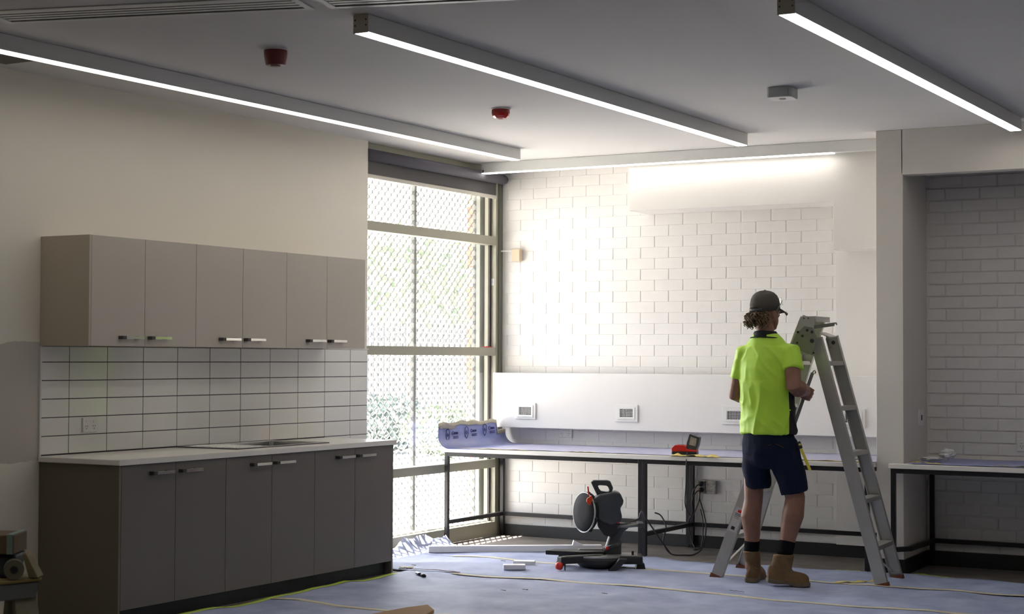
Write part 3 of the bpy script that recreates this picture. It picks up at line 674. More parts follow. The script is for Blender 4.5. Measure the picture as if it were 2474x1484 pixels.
# tape scraps on the benches
def scrap(label, pts, w, m, z, seed, amp=.008, name='tape_scrap'):
    P = [Vector((p[0], p[1], 0)) for p in pts]; n = 14
    def at(t):
        q = t*(len(P)-1); i = min(int(q), len(P)-2); return P[i].lerp(P[i+1], q-i)
    def fn(u, v):
        p = at(u); d = (at(min(1, u+.02))-at(max(0, u-.02))).normalized(); s_ = Vector((-d.y, d.x, 0))
        p = p + s_*(w*(v-.5)*(1+.35*noise.noise(Vector((u*8, seed, v)))))
        return (p.x, p.y, z + abs(amp*noise.noise(Vector((u*11, v*3, seed)))) + .001)
    return build(name, MB().grid(fn, n, 3), m, solid=.001, smooth=True, label=label, cat='tape')
scrap('pale yellow torn tape strip on the workbench below the printed film', [(-6.86, 11.045), (-6.5, 11.05), (-6.16, 11.05)], .045, M_TAPE, ZT1+.002, 1, .012)
scrap('short pale tape strip on the workbench below the second grille', [(-5.85, 11.06), (-5.6, 11.065)], .03, M_TAPE, ZT1+.003, 2, .012)
scrap('crumpled yellow tape hanging over the bench edge by the charger', [(-4.99, 11.02), (-4.8, 11.06), (-4.62, 11.03)], .075, M_TAPEY, ZT1+.002, 3, .03)
scrap('yellow tape strip on the workbench seen behind the ladder', [(-4.1, 11.06), (-3.56, 11.07)], .03, M_TAPEY, ZT1+.002, 4, .01)
scrap('yellow tape strip lying diagonally on the recess bench', [(-3.29, 11.20), (-3.05, 11.07)], .03, M_TAPEY, ZT1+.006, 5, .012)
scrap('bent yellow tape strip at the right on the recess bench', [(-2.72, 11.07), (-2.52, 11.11), (-2.3, 11.06)], .022, M_TAPEY, ZT1+.004, 6, .014)
def crumple(name, label, c, r, m, seed, sc=(1, 1, .6)):
    rr = random.Random(seed); q = MB().sphere((0, 0, 0), 1, 14, 9); vs = []
    for v in q.v:
        k = 1+.55*noise.noise(v*2.3+Vector((seed, 0, 0)))+.25*noise.noise(v*6); vs.append(Vector((c[0]+v.x*r*sc[0]*k, c[1]+v.y*r*sc[1]*k, c[2]+r*sc[2]+v.z*r*sc[2]*k)))
    lo = min(v.z for v in vs)
    for v in vs: v.z += c[2]-lo
    m2 = MB(); m2.v = vs; m2.f = q.f
    return build(name, m2, m, label=label, cat='plastic')
M_CRUM = mat('crumpled_plastic', (.70, .70, .68), .25)
crumple('crumpled_wrap', 'crumpled clear wrap on the recess bench', (-3.08, 11.35, ZT1+.010), .04, M_CRUM, 3, (1.3, .8, .9))
crumple('crumpled_wrap', 'flat white wrap lying on the recess bench near the column', (-3.17, 11.28, ZT1+.010), .05, M_CRUM, 8, (1.6, .8, .3))
crumple('crumpled_wrap', 'white crumpled wrap on the long bench against the column', (-3.63, 11.12, ZT1+.010), .045, M_CRUM, 12, (1.5, .8, .5))
# charger and battery
CH = Matrix.Translation((-4.93, 11.14, ZT1+.009)) @ Matrix.Rotation(RZ-.25, 4, 'Z')
ch = thing('battery_charger', 'red battery charger with black base on the workbench', 'charger', CH.translation, RZ-.25)
build('charger_base', MB(CH).prism(rounded(-.085, -.055, .10, .055, .015), 0, .022, 'z'), M_SAWB, ch, bevel=.003)
build('charger_shell', MB(CH).prism([(-.083, .022), (-.083, .045), (-.058, .068), (.012, .068), (.030, .040), (.098, .034), (.098, .022)], -.053, .053, 'y'), M_SAWR, ch, bevel=.004)
build('charger_window', MB(CH).prism([(-.040, .0685), (.000, .0685), (.000, .0700), (-.040, .0700)], -.030, .02, 'y'), M_SAWB, ch)
lead = [CH @ Vector(p) for p in ((.03, -.055, .012), (.035, -.085, .012))]
lead += [Vector((-4.86, 11.02, .70)), Vector((-4.86, 11.015, .55)), Vector((-4.875, 11.04, .40)), Vector((-4.98, 11.4, .30)), Vector((-5.1, 11.8, .36)), Vector((-5.125, 11.88, .44))]
def smooth_path(p, n=6):
    p = [Vector(q) for q in p]; out = []
    for i in range(len(p)-1):
        a, b_, c, d = p[max(i-1, 0)], p[i], p[i+1], p[min(i+2, len(p)-1)]
        for k in range(n):
            t = k/n; out.append(.5*((2*b_)+(-a+c)*t+(2*a-5*b_+4*c-d)*t*t+(-a+3*b_-3*c+d)*t**3))
    out.append(p[-1]); return out
build('charger_lead', MB().tube(smooth_path(lead), .0042, 7), M_CABLE, ch, smooth=True)
BA = CH @ Matrix.Translation((.060, 0, .048)) @ Matrix.Rotation(.22, 4, 'Y')
ba = thing('battery_pack', 'dark grey tool battery standing in the red charger', 'battery', BA.translation, RZ-.25)
build('battery_body', MB(BA).prism([(-.038, -.006), (.038, -.006), (.044, .03), (.040, .088), (-.036, .096), (-.042, .03)], -.05, .05, 'y'), M_SAWD, ba, bevel=.005)
build('battery_label', MB(BA).prism([(-.022, .02), (.026, .02), (.024, .075), (-.022, .08)], -.0515, -.0498, 'y'), mat('battery_label', (.42, .36, .30), .5, var=.3, vs=60), ba)

# ================================================================== FLOOR COVERING
def floor_z(x, y):
    w = abs(noise.noise(Vector((x*1.1+y*.55, y*1.6-x*.8, 2.))))
    rid = max(0, 1-w*3.2)*.034*(.3+.7*abs(noise.noise(Vector((x*.7, y*.7, 5)))))
    return .003 + rid + abs(ripple(x, y, .003, 5))
def sheet(label, x0, x1, y0, y1, seed, lift=None):
    nx, ny = int((x1-x0)*18), max(4, int((y1-y0)*18))
    def fn(u, v):
        x = x0+(x1-x0)*u; y = y0+(y1-y0)*v; z = floor_z(x, y)
        if lift:
            dx, dz = lift(x, y); x += dx; z += dz
        return (x, y, z)
    return build('floor_sheet', MB().grid(fn, nx, ny), M_FILM, smooth=True, solid=.0012, label=label, cat='floor sheet', group='blue protective floor sheets')
def up(x, y):
    if x < -6.70 and y < 11.0 and y > 9.95:
        q = (-6.70-x)/.2; return (.07*q*q, .13*q**1.5*(.45+.9*abs(noise.noise(Vector((y*1.9+x*3, x*2, 0))))+.35*noise.noise(Vector((y*7, x*9, 4)))))
    return (0, 0)
sheet('blue floor sheet strip under the saw nearest the workbenches', -6.90, 2.9, 10.425, 11.06, 1, up)
sheet('blue floor sheet strip in front of the ladder and saw', -6.90, 2.9, 9.545, 10.42, 2, lambda x, y: up(x, y))
sheet('blue floor sheet strip running from the cupboards across the middle', -6.255, 2.9, 8.0, 9.54, 3)
sheet('blue floor sheet strip nearest the camera', -6.255, 2.9, 6.3, 7.995, 4)
def tape(label, p0, p1, w, m, z=.009, group='floor seam tapes'):
    p0 = Vector(p0); p1 = Vector(p1); d = (p1-p0); n = int(d.length*18); s_ = Vector((-d.y, d.x)).normalized()
    def fn(u, v):
        p = p0 + d*u; o_ = s_*((v-.5)*w + .006*noise.noise(Vector((u*d.length*1.4, 3, z))))
        return (p.x+o_.x, p.y+o_.y, max(floor_z(p.x, p.y+q) for q in (-.02, 0, .02))+.002)
    return build('seam_tape', MB().grid(fn, max(n, 6), 2), m, smooth=True, solid=.0008, label=label, cat='tape', group=group)
tape('pale tape along the floor seam passing under the ladder feet', (-6.45, 10.425), (2.8, 10.425), .056, M_TAPE, .012)
tape('pale tape along the floor seam in front of the worker boots', (-5.9, 9.543), (2.8, 9.55), .056, M_TAPE, .012)
tape('pale tape along the floor seam at the bottom of the picture', (-6.2, 8.0), (2.8, 7.995), .056, M_TAPE, .012)
tape('lime tape along the foot of the cupboards', (-6.225, 6.9), (-6.235, 9.36), .045, M_TAPEG, .010)
scrap('bright green tape lying at the edge of the dark floor in the recess', [(-3.27, 11.2), (-3.1, 11.14), (-2.95, 11.09)], .05, M_TAPEG, .006, 21, .006)
scrap('small green tape piece behind the worker boots', [(-3.80, 11.10), (-3.62, 11.14)], .03, M_TAPEG, .006, 22, .006)
scrap('crumpled beige tape on the floor beside the ladder foot', [(-3.56, 10.42), (-3.40, 10.54), (-3.33, 10.62)], .05, M_TAPEY, .014, 23, .03)
scrap('tiny yellow tape scrap on the floor near the cupboard corner', [(-6.38, 9.62), (-6.29, 9.66)], .05, M_TAPE, .012, 24, .02)
scrap('dark torn lifted slit in the floor film beside the pen', [(-6.22, 9.56), (-6.06, 9.59), (-5.86, 9.57)], .022, mat('torn_edge', (.10, .03, .03), .8), .02, 25, .006, 'film_tear')

# long white board, offcuts, pen, cardboard
BM = Matrix.Translation((-6.70, 10.50, .012)) @ Matrix.Rotation(math.atan2(.745, 1.055), 4, 'Z')
build('white_board', MB(BM).box((0, -.03, 0), (1.29, .03, .046)), M_FOAM, bevel=.002, label='long white board lying on the floor behind the mitre saw', cat='board')
WM_ = BM @ Matrix.Translation((1.10, .0, .0465))
build('offcut', MB(WM_).prism([(-.03, 0), (.05, 0), (-.02, .035)], -.025, .02, 'y'), M_FOAM, label='white wedge offcut lying on the long white board', cat='offcut', group='white offcuts')
for i, (x, y, a, lab) in enumerate(((-5.675, 9.98, RZ+.05, 'front white block offcut on the floor before the saw'), (-5.72, 10.20, RZ-.1, 'rear white block offcut on the floor before the saw'))):
    Mo = Matrix.Translation((x, y, .012)) @ Matrix.Rotation(a, 4, 'Z')
    build('offcut', MB(Mo).box((-.075, -.04, 0), (.075, .04, .03)), M_FOAM, bevel=.002, label=lab, cat='offcut', group='white offcuts')
pn = thing('marker_pen', 'dark marker pen lying on the floor sheet near the cupboard end', 'pen', (-6.0, 9.31, .012))
build('pen_barrel', MB().tube([(-6.075, 9.375, .024), (-5.985, 9.30, .024)], .010, 12), mat('pen_blue', (.03, .02, .09), .2, coat=.5), pn, smooth=True)
build('pen_cap', MB().tube([(-5.985, 9.30, .024), (-5.94, 9.262, .024)], .0115, 12), M_SAWB, pn, smooth=True)
build('cardboard_piece', MB().prism([(-5.30, 7.70), (-5.0, 7.76), (-5.085, 8.03), (-5.222, 8.18), (-5.27, 8.02)], .010, .030, 'z'), M_CARD, bevel=.002, label='corner of brown cardboard at the bottom edge of the floor', cat='cardboard')
for i, (x, y) in enumerate(((-6.36, 9.77), (-6.30, 9.51), (-5.95, 10.3), (-5.2, 9.0), (-5.1, 9.1), (-4.6, 9.2), (-3.95, 9.72))):
    lab = ['dark debris speck beside the cupboard corner near the window', 'dark debris sliver by the yellow scrap at the cupboard corner', 'dark debris speck left of the white offcuts', 'left dark crumb on the front floor sheet', 'right dark crumb on the front floor sheet', 'dark crumb on the floor sheet below the saw', 'long dark sliver on the floor in front of the boots'][i]
    scrap(lab, [(x-.02-.03*(i == 6), y+.01), (x+.02+.03*(i == 6), y)], .012, M_SAWB, .014, 30+i, .006, 'debris')['category'] = 'debris'

# ================================================================== MITRE SAW
SO = Vector((-5.03, 10.42, .010)); SM = Matrix.Translation(SO) @ Matrix.Rotation(RZ, 4, 'Z')
saw = thing('mitre_saw', 'black and red sliding mitre saw standing on the blue floor sheet', 'mitre saw', SO, RZ)
px = lambda x, y: ((x-1517)/351., (1377-y)/351.)
B = lambda: MB(SM)
build('base_bowl', B().lathe([(.06, .012), (.13, .02), (.165, .05), (.17, .078), (.16, .082)], 32, (-.20, -.02, 0)), M_SAWB, saw, smooth=True)
build('turntable', B().lathe([(.165, .0), (.165, .012)], 40, (-.20, -.02, .083)), M_SAWG, saw, bevel=.002)
build('table_wing', B().prism([(-.565, .03), (-.33, -.05), (-.16, -.02), (-.16, .12), (-.50, .12)], .088, .118, 'z'), M_SAWB, saw, bevel=.005)
build('table_wing', B().prism([(-.16, -.12), (.095, -.10), (.105, .10), (-.16, .12)], .040, .092, 'z'), M_SAWB, saw, bevel=.008)
build('wing_top', B().prism([(-.15, -.11), (.06, -.095), (.07, .09), (-.15, .11)], .0925, .098, 'z'), M_SAWG, saw, bevel=.001)
build('mitre_arm', B().prism([(-.18, -.09), (-.46, -.20), (-.49, -.15), (-.24, .02)], .050, .098, 'z'), M_SAWB, saw, bevel=.006)
build('arm_insert', B().prism([(-.17, -.045), (-.44, -.17), (-.455, -.15), (-.19, -.01)], .0985, .101, 'z'), M_SAWG, saw)
build('mitre_knob', B().lathe([(.010, -.024), (.024, -.020), (.030, .0), (.022, .018), (.008, .022)], 6, (-.478, -.205, .040), Vector((-.8, -.6, 0))), M_SAWR, saw, smooth=True)
build('arm_foot', B().tube([(-.437, -.19, .0), (-.437, -.19, .008), (-.437, -.19, .012), (-.437, -.19, .06)], [.012, .012, .005, .005], 10), M_SAWB, saw)
build('front_foot', B().prism([(-.150, .0), (-.095, .0), (-.045, .050), (-.015, .085), (-.07, .088), (-.105, .05)], -.20, -.13, 'y'), M_SAWB, saw, bevel=.005)
build('side_foot', B().prism([(.05, .0), (.118, .0), (.108, .045), (.06, .045)], -.07, .05, 'y'), M_SAWB, saw, bevel=.005)
build('side_foot', B().prism([(-.50, .0), (-.44, .0), (-.40, .09), (-.47, .09)], .05, .11, 'y'), M_SAWB, saw, bevel=.005)
build('fence', B().prism([(-.36, .10), (-.04, .10), (-.08, .125), (-.33, .125)], .06, .08, 'y'), M_SAWG, saw, bevel=.002)
build('table_pin', B().tube([(.03, -.05, .098), (.03, -.05, .125)], .008, 8), M_SAWB, saw)
build('post', B().rings([[(c+w*math.cos(a), v+.045*math.sin(a), z) for a in [2*math.pi*i/16 for i in range(16)]] for c, w, v, z in
      ((-.105, .062, .03, .09), (-.10, .058, .03, .14), (-.09, .048, .035, .20), (-.07, .05, .04, .25), (-.04, .07, .045, .29), (-.03, .075, .045, .305))]), M_SAWD, saw, smooth=True)
build('post_collar', B().lathe([(.068, -.012), (.068, .012)], 24, (-.105, .025, .155), Vector((-.35, 0, .94))), M_SAWD, saw, bevel=.004)
for dv in (-.03, .06):
    build('slide_rail', B().tube([(-.16, .03+dv, .275), (.098, .05+dv, .298)], .013, 14), M_SAWG, saw, smooth=True)
build('rail_end', B().bar((.09, -.01, .296), (.09, .145, .296), .03, .045, (0, 0, 1)), M_SAWD, saw, bevel=.006)
gn = Vector((-.86, -.50, .06)).normalized()
build('blade_guard', B().lathe([(.05, -.030), (.118, -.028), (.132, -.016), (.136, .010), (.122, .026), (.05, .030)], 40, (-.285, .02, .385), gn), mat('saw_guard_matte', (.025, .026, .028), .8, spec=.2), saw, smooth=True)
gq = gn.cross(Vector((0, 0, 1))).normalized(); gw = gq.cross(gn)
build('clear_guard', B().tube([Vector((-.287, .018, .380))+gn*.012+gq*(.134*math.cos(a))+gw*(.134*math.sin(a)) for a in [2*math.pi*i/40 for i in range(40)]], .009, 10, closed=True, flat=.5), M_GUARD, saw, smooth=True)
build('blade', B().lathe([(.02, -.001), (.126, -.001), (.126, .001), (.02, .001)], 48, (-.29, .016, .37), gn), M_STEEL, saw)
for a in (.4, 1.25, 2.1, 2.9):
    q = gn.cross(Vector((0, 0, 1))).normalized(); w_ = q.cross(gn)
    c = Vector((-.287, .018, .380)) + q*(.133*math.cos(a+1.3)) + w_*(.133*math.sin(a+1.3))
    build('guard_lug', B().sphere(c, .017, 10, 7, (1, 1, .8)), M_SAWB, saw, smooth=True)
mo = [px(*p) for p in ((1436, 1206), (1448, 1198), (1486, 1191), (1497, 1194), (1505, 1212), (1504, 1222), (1497, 1230), (1502, 1252), (1497, 1264), (1476, 1272), (1452, 1262), (1430, 1240), (1426, 1222))]
build('motor_housing', B().prism(mo, -.075, .065, 'y'), M_SAWD, saw, bevel=.016, seg=4, smooth=False)
ge = [px(*p) for p in ((1440, 1240), (1478, 1240), (1490, 1262), (1494, 1288), (1476, 1300), (1458, 1296), (1444, 1276))]
build('gear_case', B().prism(ge, -.055, .05, 'y'), M_SAWB, saw, bevel=.010, seg=3)
ho = [px(*p) for p in ((1427, 1170), (1433, 1165), (1466, 1165), (1474, 1167), (1481, 1184), (1476, 1198), (1444, 1204), (1438, 1192))]
hi = [px(*p) for p in ((1444, 1178), (1450, 1177), (1464, 1178), (1468, 1180), (1472, 1188), (1469, 1193), (1452, 1191), (1447, 1185))]
build('handle_loop', B().ringprism(ho, hi, -.028, .018, 'y'), M_SAWD, saw, bevel=.006, seg=3)
build('safety_lever', B().bar((*[px(1424, 1214)[0], -.03], px(1424, 1214)[1]), (px(1420, 1180)[0], -.03, px(1420, 1180)[1]), .012, .010), M_SAWR, saw, bevel=.002)
build('guard_lock', B().prism([px(*p) for p in ((1417, 1208), (1428, 1200), (1434, 1216), (1424, 1224), (1416, 1216))], -.075, -.045, 'y'), mat('saw_orange_red', (.65, .06, .01), .4), saw, bevel=.003)
for (x, y, v) in ((1478, 1240, -.06), (1492, 1263, -.06), (1466, 1327, -.045)):
    u, z = px(x, y); build('red_button', B().sphere((u, v, z), .013, 10, 7), M_SAWR, saw, smooth=True)
build('saw_lead', B().tube(smooth_path([(-.02, .06, .30), (.05, .12, .315), (.085, .14, .33), (.10, .18, .36), (.12, .30, .36), (.16, .42, .30), (.30, .62, .10), (.36, .70, .02)]), .0055, 8), M_CABLE, saw, smooth=True)
pts = [(-5.29, 11.42, .30), (-5.24, 11.42, .28), (-5.19, 11.40, .20), (-5.19, 11.35, .09), (-5.12, 11.33, .015), (-5.02, 11.36, .008), (-4.98, 11.45, .008), (-4.98, 11.60, .05), (-5.02, 11.75, .2), (-5.12, 11.86, .38)]
build('extension_lead', MB().tube(smooth_path(pts), .0055, 8), M_CABLE, smooth=True, label='black power cord looping from the bench leg over the floor to the socket box', cat='cord')
pts = [(-5.175, 11.86, .28), (-5.21, 11.85, .18), (-5.17, 11.84, .05), (-5.13, 11.80, .008), (-5.10, 11.72, .008), (-5.075, 11.80, .03), (-5.09, 11.86, .2), (-5.115, 11.87, .30)]
build('extension_lead', MB().tube(smooth_path(pts), .0045, 8), M_CABLE, smooth=True, label='thin grey cord hanging in a loop below the socket box', cat='cord')

# ================================================================== LADDER
A_, B_, C_, D_ = Vector((-4.328, 10.285, 0)), Vector((-4.365, 10.86, 0)), Vector((-3.250, 10.43, 0)), Vector((-3.290, 10.905, 0))
NLt, FLt, NRt, FRt = Vector((-3.725, 10.40, 1.725)), Vector((-3.735, 10.67, 1.725)), Vector((-3.690, 10.435, 1.585)), Vector((-3.665, 10.70, 1.60))
lad = thing('step_ladder', 'aluminium double sided step ladder standing beside the worker', 'ladder', (-3.8, 10.6, 0))
def stile(name, foot, top, m, inward, w=.078, d=.030):
    """C-channel: web outside, two flanges pointing inward"""
    ax = (top-foot).normalized(); across = Vector((1, 0, 0)); across = (across-ax*across.dot(ax)).normalized(); n = Vector((0, inward, 0)); n = (n-ax*n.dot(ax)-across*n.dot(across)).normalized()
    f0 = foot+ax*.012; t_ = .004
    prof = [(-w/2, 0), (w/2, 0), (w/2, d), (w/2-t_, d), (w/2-t_, t_), (-w/2+t_, t_), (-w/2+t_, d), (-w/2, d)]
    vs = [f0+across*p[0]+n*p[1] for p in prof]+[top+across*p[0]+n*p[1] for p in prof]; k = len(prof)
    mb = MB().add(vs, [(7, 6, 5, 4, 3, 2, 1, 0), tuple(range(k, 2*k))]+[(i, (i+1) % k, k+(i+1) % k, k+i) for i in range(k)])
    s_ = build(name, mb, m, lad)
    mf = MB(); vs = [foot+across*a+n*b_ for a, b_ in ((-w/2-.004, -.004), (w/2+.004, -.004), (w/2+.004, d+.004), (-w/2-.004, d+.004))]
    hgt = ax*.030
    mf.add([Vector((v.x, v.y, .012)) for v in vs]+[v+hgt for v in vs], [(3,2,1,0),(4,5,6,7),(0,1,5,4),(1,2,6,5),(2,3,7,6),(3,0,4,7)])
    build('rubber_foot', mf, M_RUST, lad)
    return s_
stile('stile', A_, NLt, M_ALULAD, 1); stile('stile', B_, FLt, M_ALULAD, -1); stile('stile', C_, NRt, M_ALULAD, 1, .082); stile('stile', D_, FRt, M_ALULAD, -1, .082)
def onl(f, t, z): return f.lerp(t, (z-f.z)/(t.z-f.z))
for z in (.245, .543, .841, 1.132, 1.423):
    a, b_ = onl(C_, NRt, z), onl(D_, FRt, z)
    build('step', MB().bar(a+Vector((0, .004, 0)), b_-Vector((0, .004, 0)), .078, .030, (1, 0, 0)), M_ALULAD, lad, bevel=.003)
for z in (.283, .57, .855, 1.14, 1.425):
    a, b_ = onl(A_, NLt, z), onl(B_, FLt, z)
    build('step', MB().bar(a+Vector((0, .004, 0)), b_-Vector((0, .004, 0)), .075, .026, (1, 0, 0)), M_ALULAD, lad, bevel=.003)
build('step_brace', MB().bar(onl(C_, NRt, .22)+Vector((-.02, .02, 0)), onl(D_, FRt, .03)+Vector((-.02, -.02, .02)), .016, .004, (1, 0, 0)), M_ALULAD, lad)
build('step_brace', MB().bar(onl(B_, FLt, .26)+Vector((.02, -.02, 0)), onl(A_, NLt, .06)+Vector((.02, .02, .02)), .016, .004, (1, 0, 0)), M_ALULAD, lad)
# top cap and hinge plates
build('top_cap', MB().box((-3.770, 10.385, 1.712), (-3.675, 10.675, 1.728)), M_ALULAD, lad, bevel=.002)
build('cap_side', MB().prism([(-3.772, 1.728), (-3.676, 1.728), (-3.676, 1.690), (-3.700, 1.560), (-3.725, 1.475), (-3.80, 1.49), (-3.845, 1.545), (-3.80, 1.66)], 10.379, 10.384, 'y'), M_ALULAD, lad, bevel=.001)
build('cap_front', MB().box((-3.679, 10.39, 1.692), (-3.673, 10.67, 1.7115)), M_ALULAD, lad)
build('hinge_plate', MB().prism([(-3.74, 1.665), (-3.683, 1.655), (-3.655, 1.585), (-3.690, 1.475), (-3.745, 1.495), (-3.84, 1.53), (-3.80, 1.615)], 10.370, 10.3785, 'y'), M_ALUD, lad, bevel=.002)
build('hinge_plate', MB().prism([(-3.720, 1.622), (-3.632, 1.592), (-3.636, 1.535), (-3.695, 1.52)], 10.705, 10.712, 'y'), M_ALUD, lad, bevel=.002)
build('hinge_cover', MB().bar((-3.715, 10.62, 1.626), (-3.628, 10.62, 1.594), .18, .006, (0, 1, 0)), M_ALULAD, lad)
for x, z, r in ((-3.690, 1.568, .013), (-3.690, 1.625, .009), (-3.722, 1.637, .009), (-3.785, 1.625, .008), (-3.755, 1.60, .008), (-3.79, 1.555, .008), (-3.745, 1.715, .004), (-3.715, 1.715, .004), (-3.68, 1.49, .006)):
    build('rivet', MB().tube([(x, 10.366, z), (x, 10.372, z)], r, 12), M_SCREW, lad)
build('rivet', MB().tube([(-3.66, 10.698, 1.56), (-3.66, 10.706, 1.56)], .013, 12), M_SCREW, lad)
build('lock_hook', MB().prism([(-3.76, 1.668), (-3.60, 1.688), (-3.577, 1.690), (-3.572, 1.672), (-3.578, 1.671), (-3.583, 1.681), (-3.590, 1.680), (-3.592, 1.666), (-3.755, 1.645)], 10.52, 10.526, 'y'), M_ALUD, lad)
# long sticker on the near left stile
ax = (NLt-A_).normalized(); ac = (Vector((1, 0, 0))-ax*ax.x).normalized(); c0 = onl(A_, NLt, .395) + Vector((0, -.0015, 0))
def sticker_quad(u0, u1, s0, s1, dy): return [c0+ac*u+ax*s_+Vector((0, dy, 0)) for u, s_ in ((u0, s0), (u1, s0), (u1, s1), (u0, s1))]
stk = build('label_sticker', MB().add(sticker_quad(-.03, .03, -.085, .085, 0)+sticker_quad(-.03, .03, -.085, .085, .001), [(0,1,2,3),(7,6,5,4),(0,4,5,1),(1,5,6,2),(2,6,7,3),(3,7,4,0)]), mat('sticker_white', (.55, .54, .52), .5), lad, label='white instruction sticker')
for k, (u0, u1, s0, s1, m_) in enumerate(((-.008, .020, .050, .068, M_SAWR), (-.022, .020, .038, .042, M_SCREW), (-.022, .020, .028, .032, M_SCREW), (-.024, .012, .018, .021, M_SCREW), (-.02, .016, .008, .010, M_SCREW), (-.015, .010, -.07, -.048, M_SCREW))):
    build('print', MB().add(sticker_quad(u0, u1, s0, s1, -.0006)+sticker_quad(u0, u1, s0, s1, .0), [(0,1,2,3),(7,6,5,4),(0,4,5,1),(1,5,6,2),(2,6,7,3),(3,7,4,0)]), m_, stk)

# ================================================================== WORKER
PO = Vector((-3.90, 10.16, .010)); PM = Matrix.Translation(PO) @ Matrix.Rotation(RZ, 4, 'Z')
man = thing('person', 'worker in lime polo shirt, navy shorts and grey cap holding a hooked ladder bar', 'person', PO, RZ)
PB = lambda: MB(PM)
PHI = math.radians(35)
LAT = Vector((math.cos(PHI), -math.sin(PHI), 0)); FWD = Vector((math.sin(PHI), math.cos(PHI), 0))
def ering(c, a, b_, n=24, la=LAT, fw=FWD):
    c = Vector(c); return [c+la*(a*math.cos(2*math.pi*i/n))+fw*(b_*math.sin(2*math.pi*i/n)) for i in range(n)]
# --- body: one continuous skin
bd = PB()
HC = Vector((-.018, .05, 1.752)); HF = Vector((.82, .57, 0)).normalized(); HL = Vector((HF.y, -HF.x, 0))
HR = Matrix(((HF.x, HL.x, 0), (HF.y, HL.y, 0), (0, 0, 1)))
bd.sphere(HC, 1, 20, 14, (.098, .076, .118), HR)                                  # skull
bd.sphere(HC+HF*.042+Vector((0, 0, -.062)), 1, 16, 10, (.052, .056, .068), HR)   # face and jaw
bd.sphere(HC+HF*.062+Vector((0, 0, -.108)), 1, 12, 8, (.026, .032, .02), HR)     # chin
bd.tube([HC+HF*.093+Vector((0, 0, .0)), HC+HF*.112+Vector((0, 0, -.030)), HC+HF*.098+Vector((0, 0, -.045))], [.009, .014, .012], 8)  # nose
bd.tube([HC+HF*.09+HL*.02+Vector((0, 0, -.072)), HC+HF*.096+Vector((0, 0, -.070)), HC+HF*.09-HL*.02+Vector((0, 0, -.072))], .009, 8)   # lips
for s_ in (-1, 1):
    bd.sphere(HC+HL*(.078*s_)+HF*.0+Vector((0, 0, -.022)), 1, 12, 8, (.020, .010, .032), HR)   # ears
    bd.tube([HC+HF*.082+HL*(.015*s_)+Vector((0, 0, .016)), HC+HF*.074+HL*(.052*s_)+Vector((0, 0, .012))], .011, 8)   # brows
NK = Vector((-.022, .035, 1.62))
bd.tube([NK+Vector((-.01, 0, -.06)), NK, HC+Vector((-.015, -.01, -.07))], [.066, .058, .056], 16)
bd.rings([ering((-.01, .03, z), a, b_) for z, a, b_ in ((.90, .13, .09), (1.0, .145, .10), (1.2, .16, .11), (1.40, .175, .11), (1.50, .16, .09), (1.58, .07, .06))])
SR = Vector((.126, -.078, 1.480)); SLh = Vector((-.150, .105, 1.475))
ER = Vector((.128, -.165, 1.262)); WR = Vector((.232, .028, 1.240))
bd.tube([SR, SR.lerp(ER, .5), ER, ER.lerp(WR, .35), WR.lerp(ER, .15), WR], [.052, .052, .050, .057, .045, .034], 14)
EL = Vector((-.205, .125, 1.195)); WL = Vector((-.09, .345, 1.205))
bd.tube([SLh, SLh.lerp(EL, .5), EL, EL.lerp(WL, .35), WL], [.055, .050, .043, .046, .031], 14)
HPL, KL, AL = Vector((-.085, .075, .90)), Vector((-.088, .105, .53)), Vector((-.098, .135, .15))
HPR, KR, AR = Vector((.075, -.02, .90)), Vector((.158, -.03, .555)), Vector((.078, -.085, .17))
bd.tube([HPL, HPL.lerp(KL, .5), KL, KL.lerp(AL, .28)+Vector((-.014, 0, 0)), KL.lerp(AL, .6), AL.lerp(KL, .08), AL+Vector((0, 0, -.07))], [.070, .068, .060, .066, .052, .040, .042], 16)
bd.tube([HPR, HPR.lerp(KR, .5), KR, KR.lerp(AR, .28)+Vector((.004, -.012, 0)), KR.lerp(AR, .6), AR.lerp(KR, .08), AR+Vector((.0, 0, -.07))], [.070, .070, .064, .070, .054, .041, .042], 16)
# right hand closed round the bar
RT, RB = Vector((.292, .092, 1.352)), Vector((.168, .092, 1.0))
rd = (RB-RT).normalized(); GP = RT+rd*.140
hx = Vector((1, 0, 0)); hx = (hx-rd*hx.dot(rd)).normalized(); hy_ = rd.cross(hx); hy_ = hy_ if hy_.y > 0 else -hy_     # hx right, hy away
bd.rings([[GP+rd*(s_)+hx*(cx_+rx*math.cos(a))+hy_*(cy_+ry*math.sin(a)) for a in [2*math.pi*i/14 for i in range(14)]] for s_, cx_, cy_, rx, ry in
          ((-.046, .004, -.022, .020, .012), (-.035, .006, -.026, .034, .017), (0, .006, -.028, .038, .019), (.032, .004, -.026, .034, .017), (.044, .002, -.022, .022, .012))])
bd.tube([WR, WR.lerp(GP+hy_*-.03, .6), GP+hy_*-.028], [.033, .030, .028], 12)
for k in range(4):
    s_ = -.034+k*.0225; L_ = (.95, 1.05, 1., .85)[k]; o_ = GP+rd*s_
    bd.tube([o_+hx*.018-hy_*.024, o_+hx*.042*L_-hy_*.014, o_+hx*.040*L_+hy_*.014, o_+hx*.020+hy_*.030*L_, o_-hx*.004+hy_*.026*L_, o_-hx*.013+hy_*.014], [.0095, .0102, .0098, .0092, .0085, .0075], 8)
bd.tube([GP+rd*-.028-hx*.020-hy_*.026, GP+rd*-.040-hx*.034-hy_*.008, GP+rd*-.034-hx*.028+hy_*.016, GP+rd*-.022-hx*.010+hy_*.036], [.013, .0115, .0105, .0085], 8)
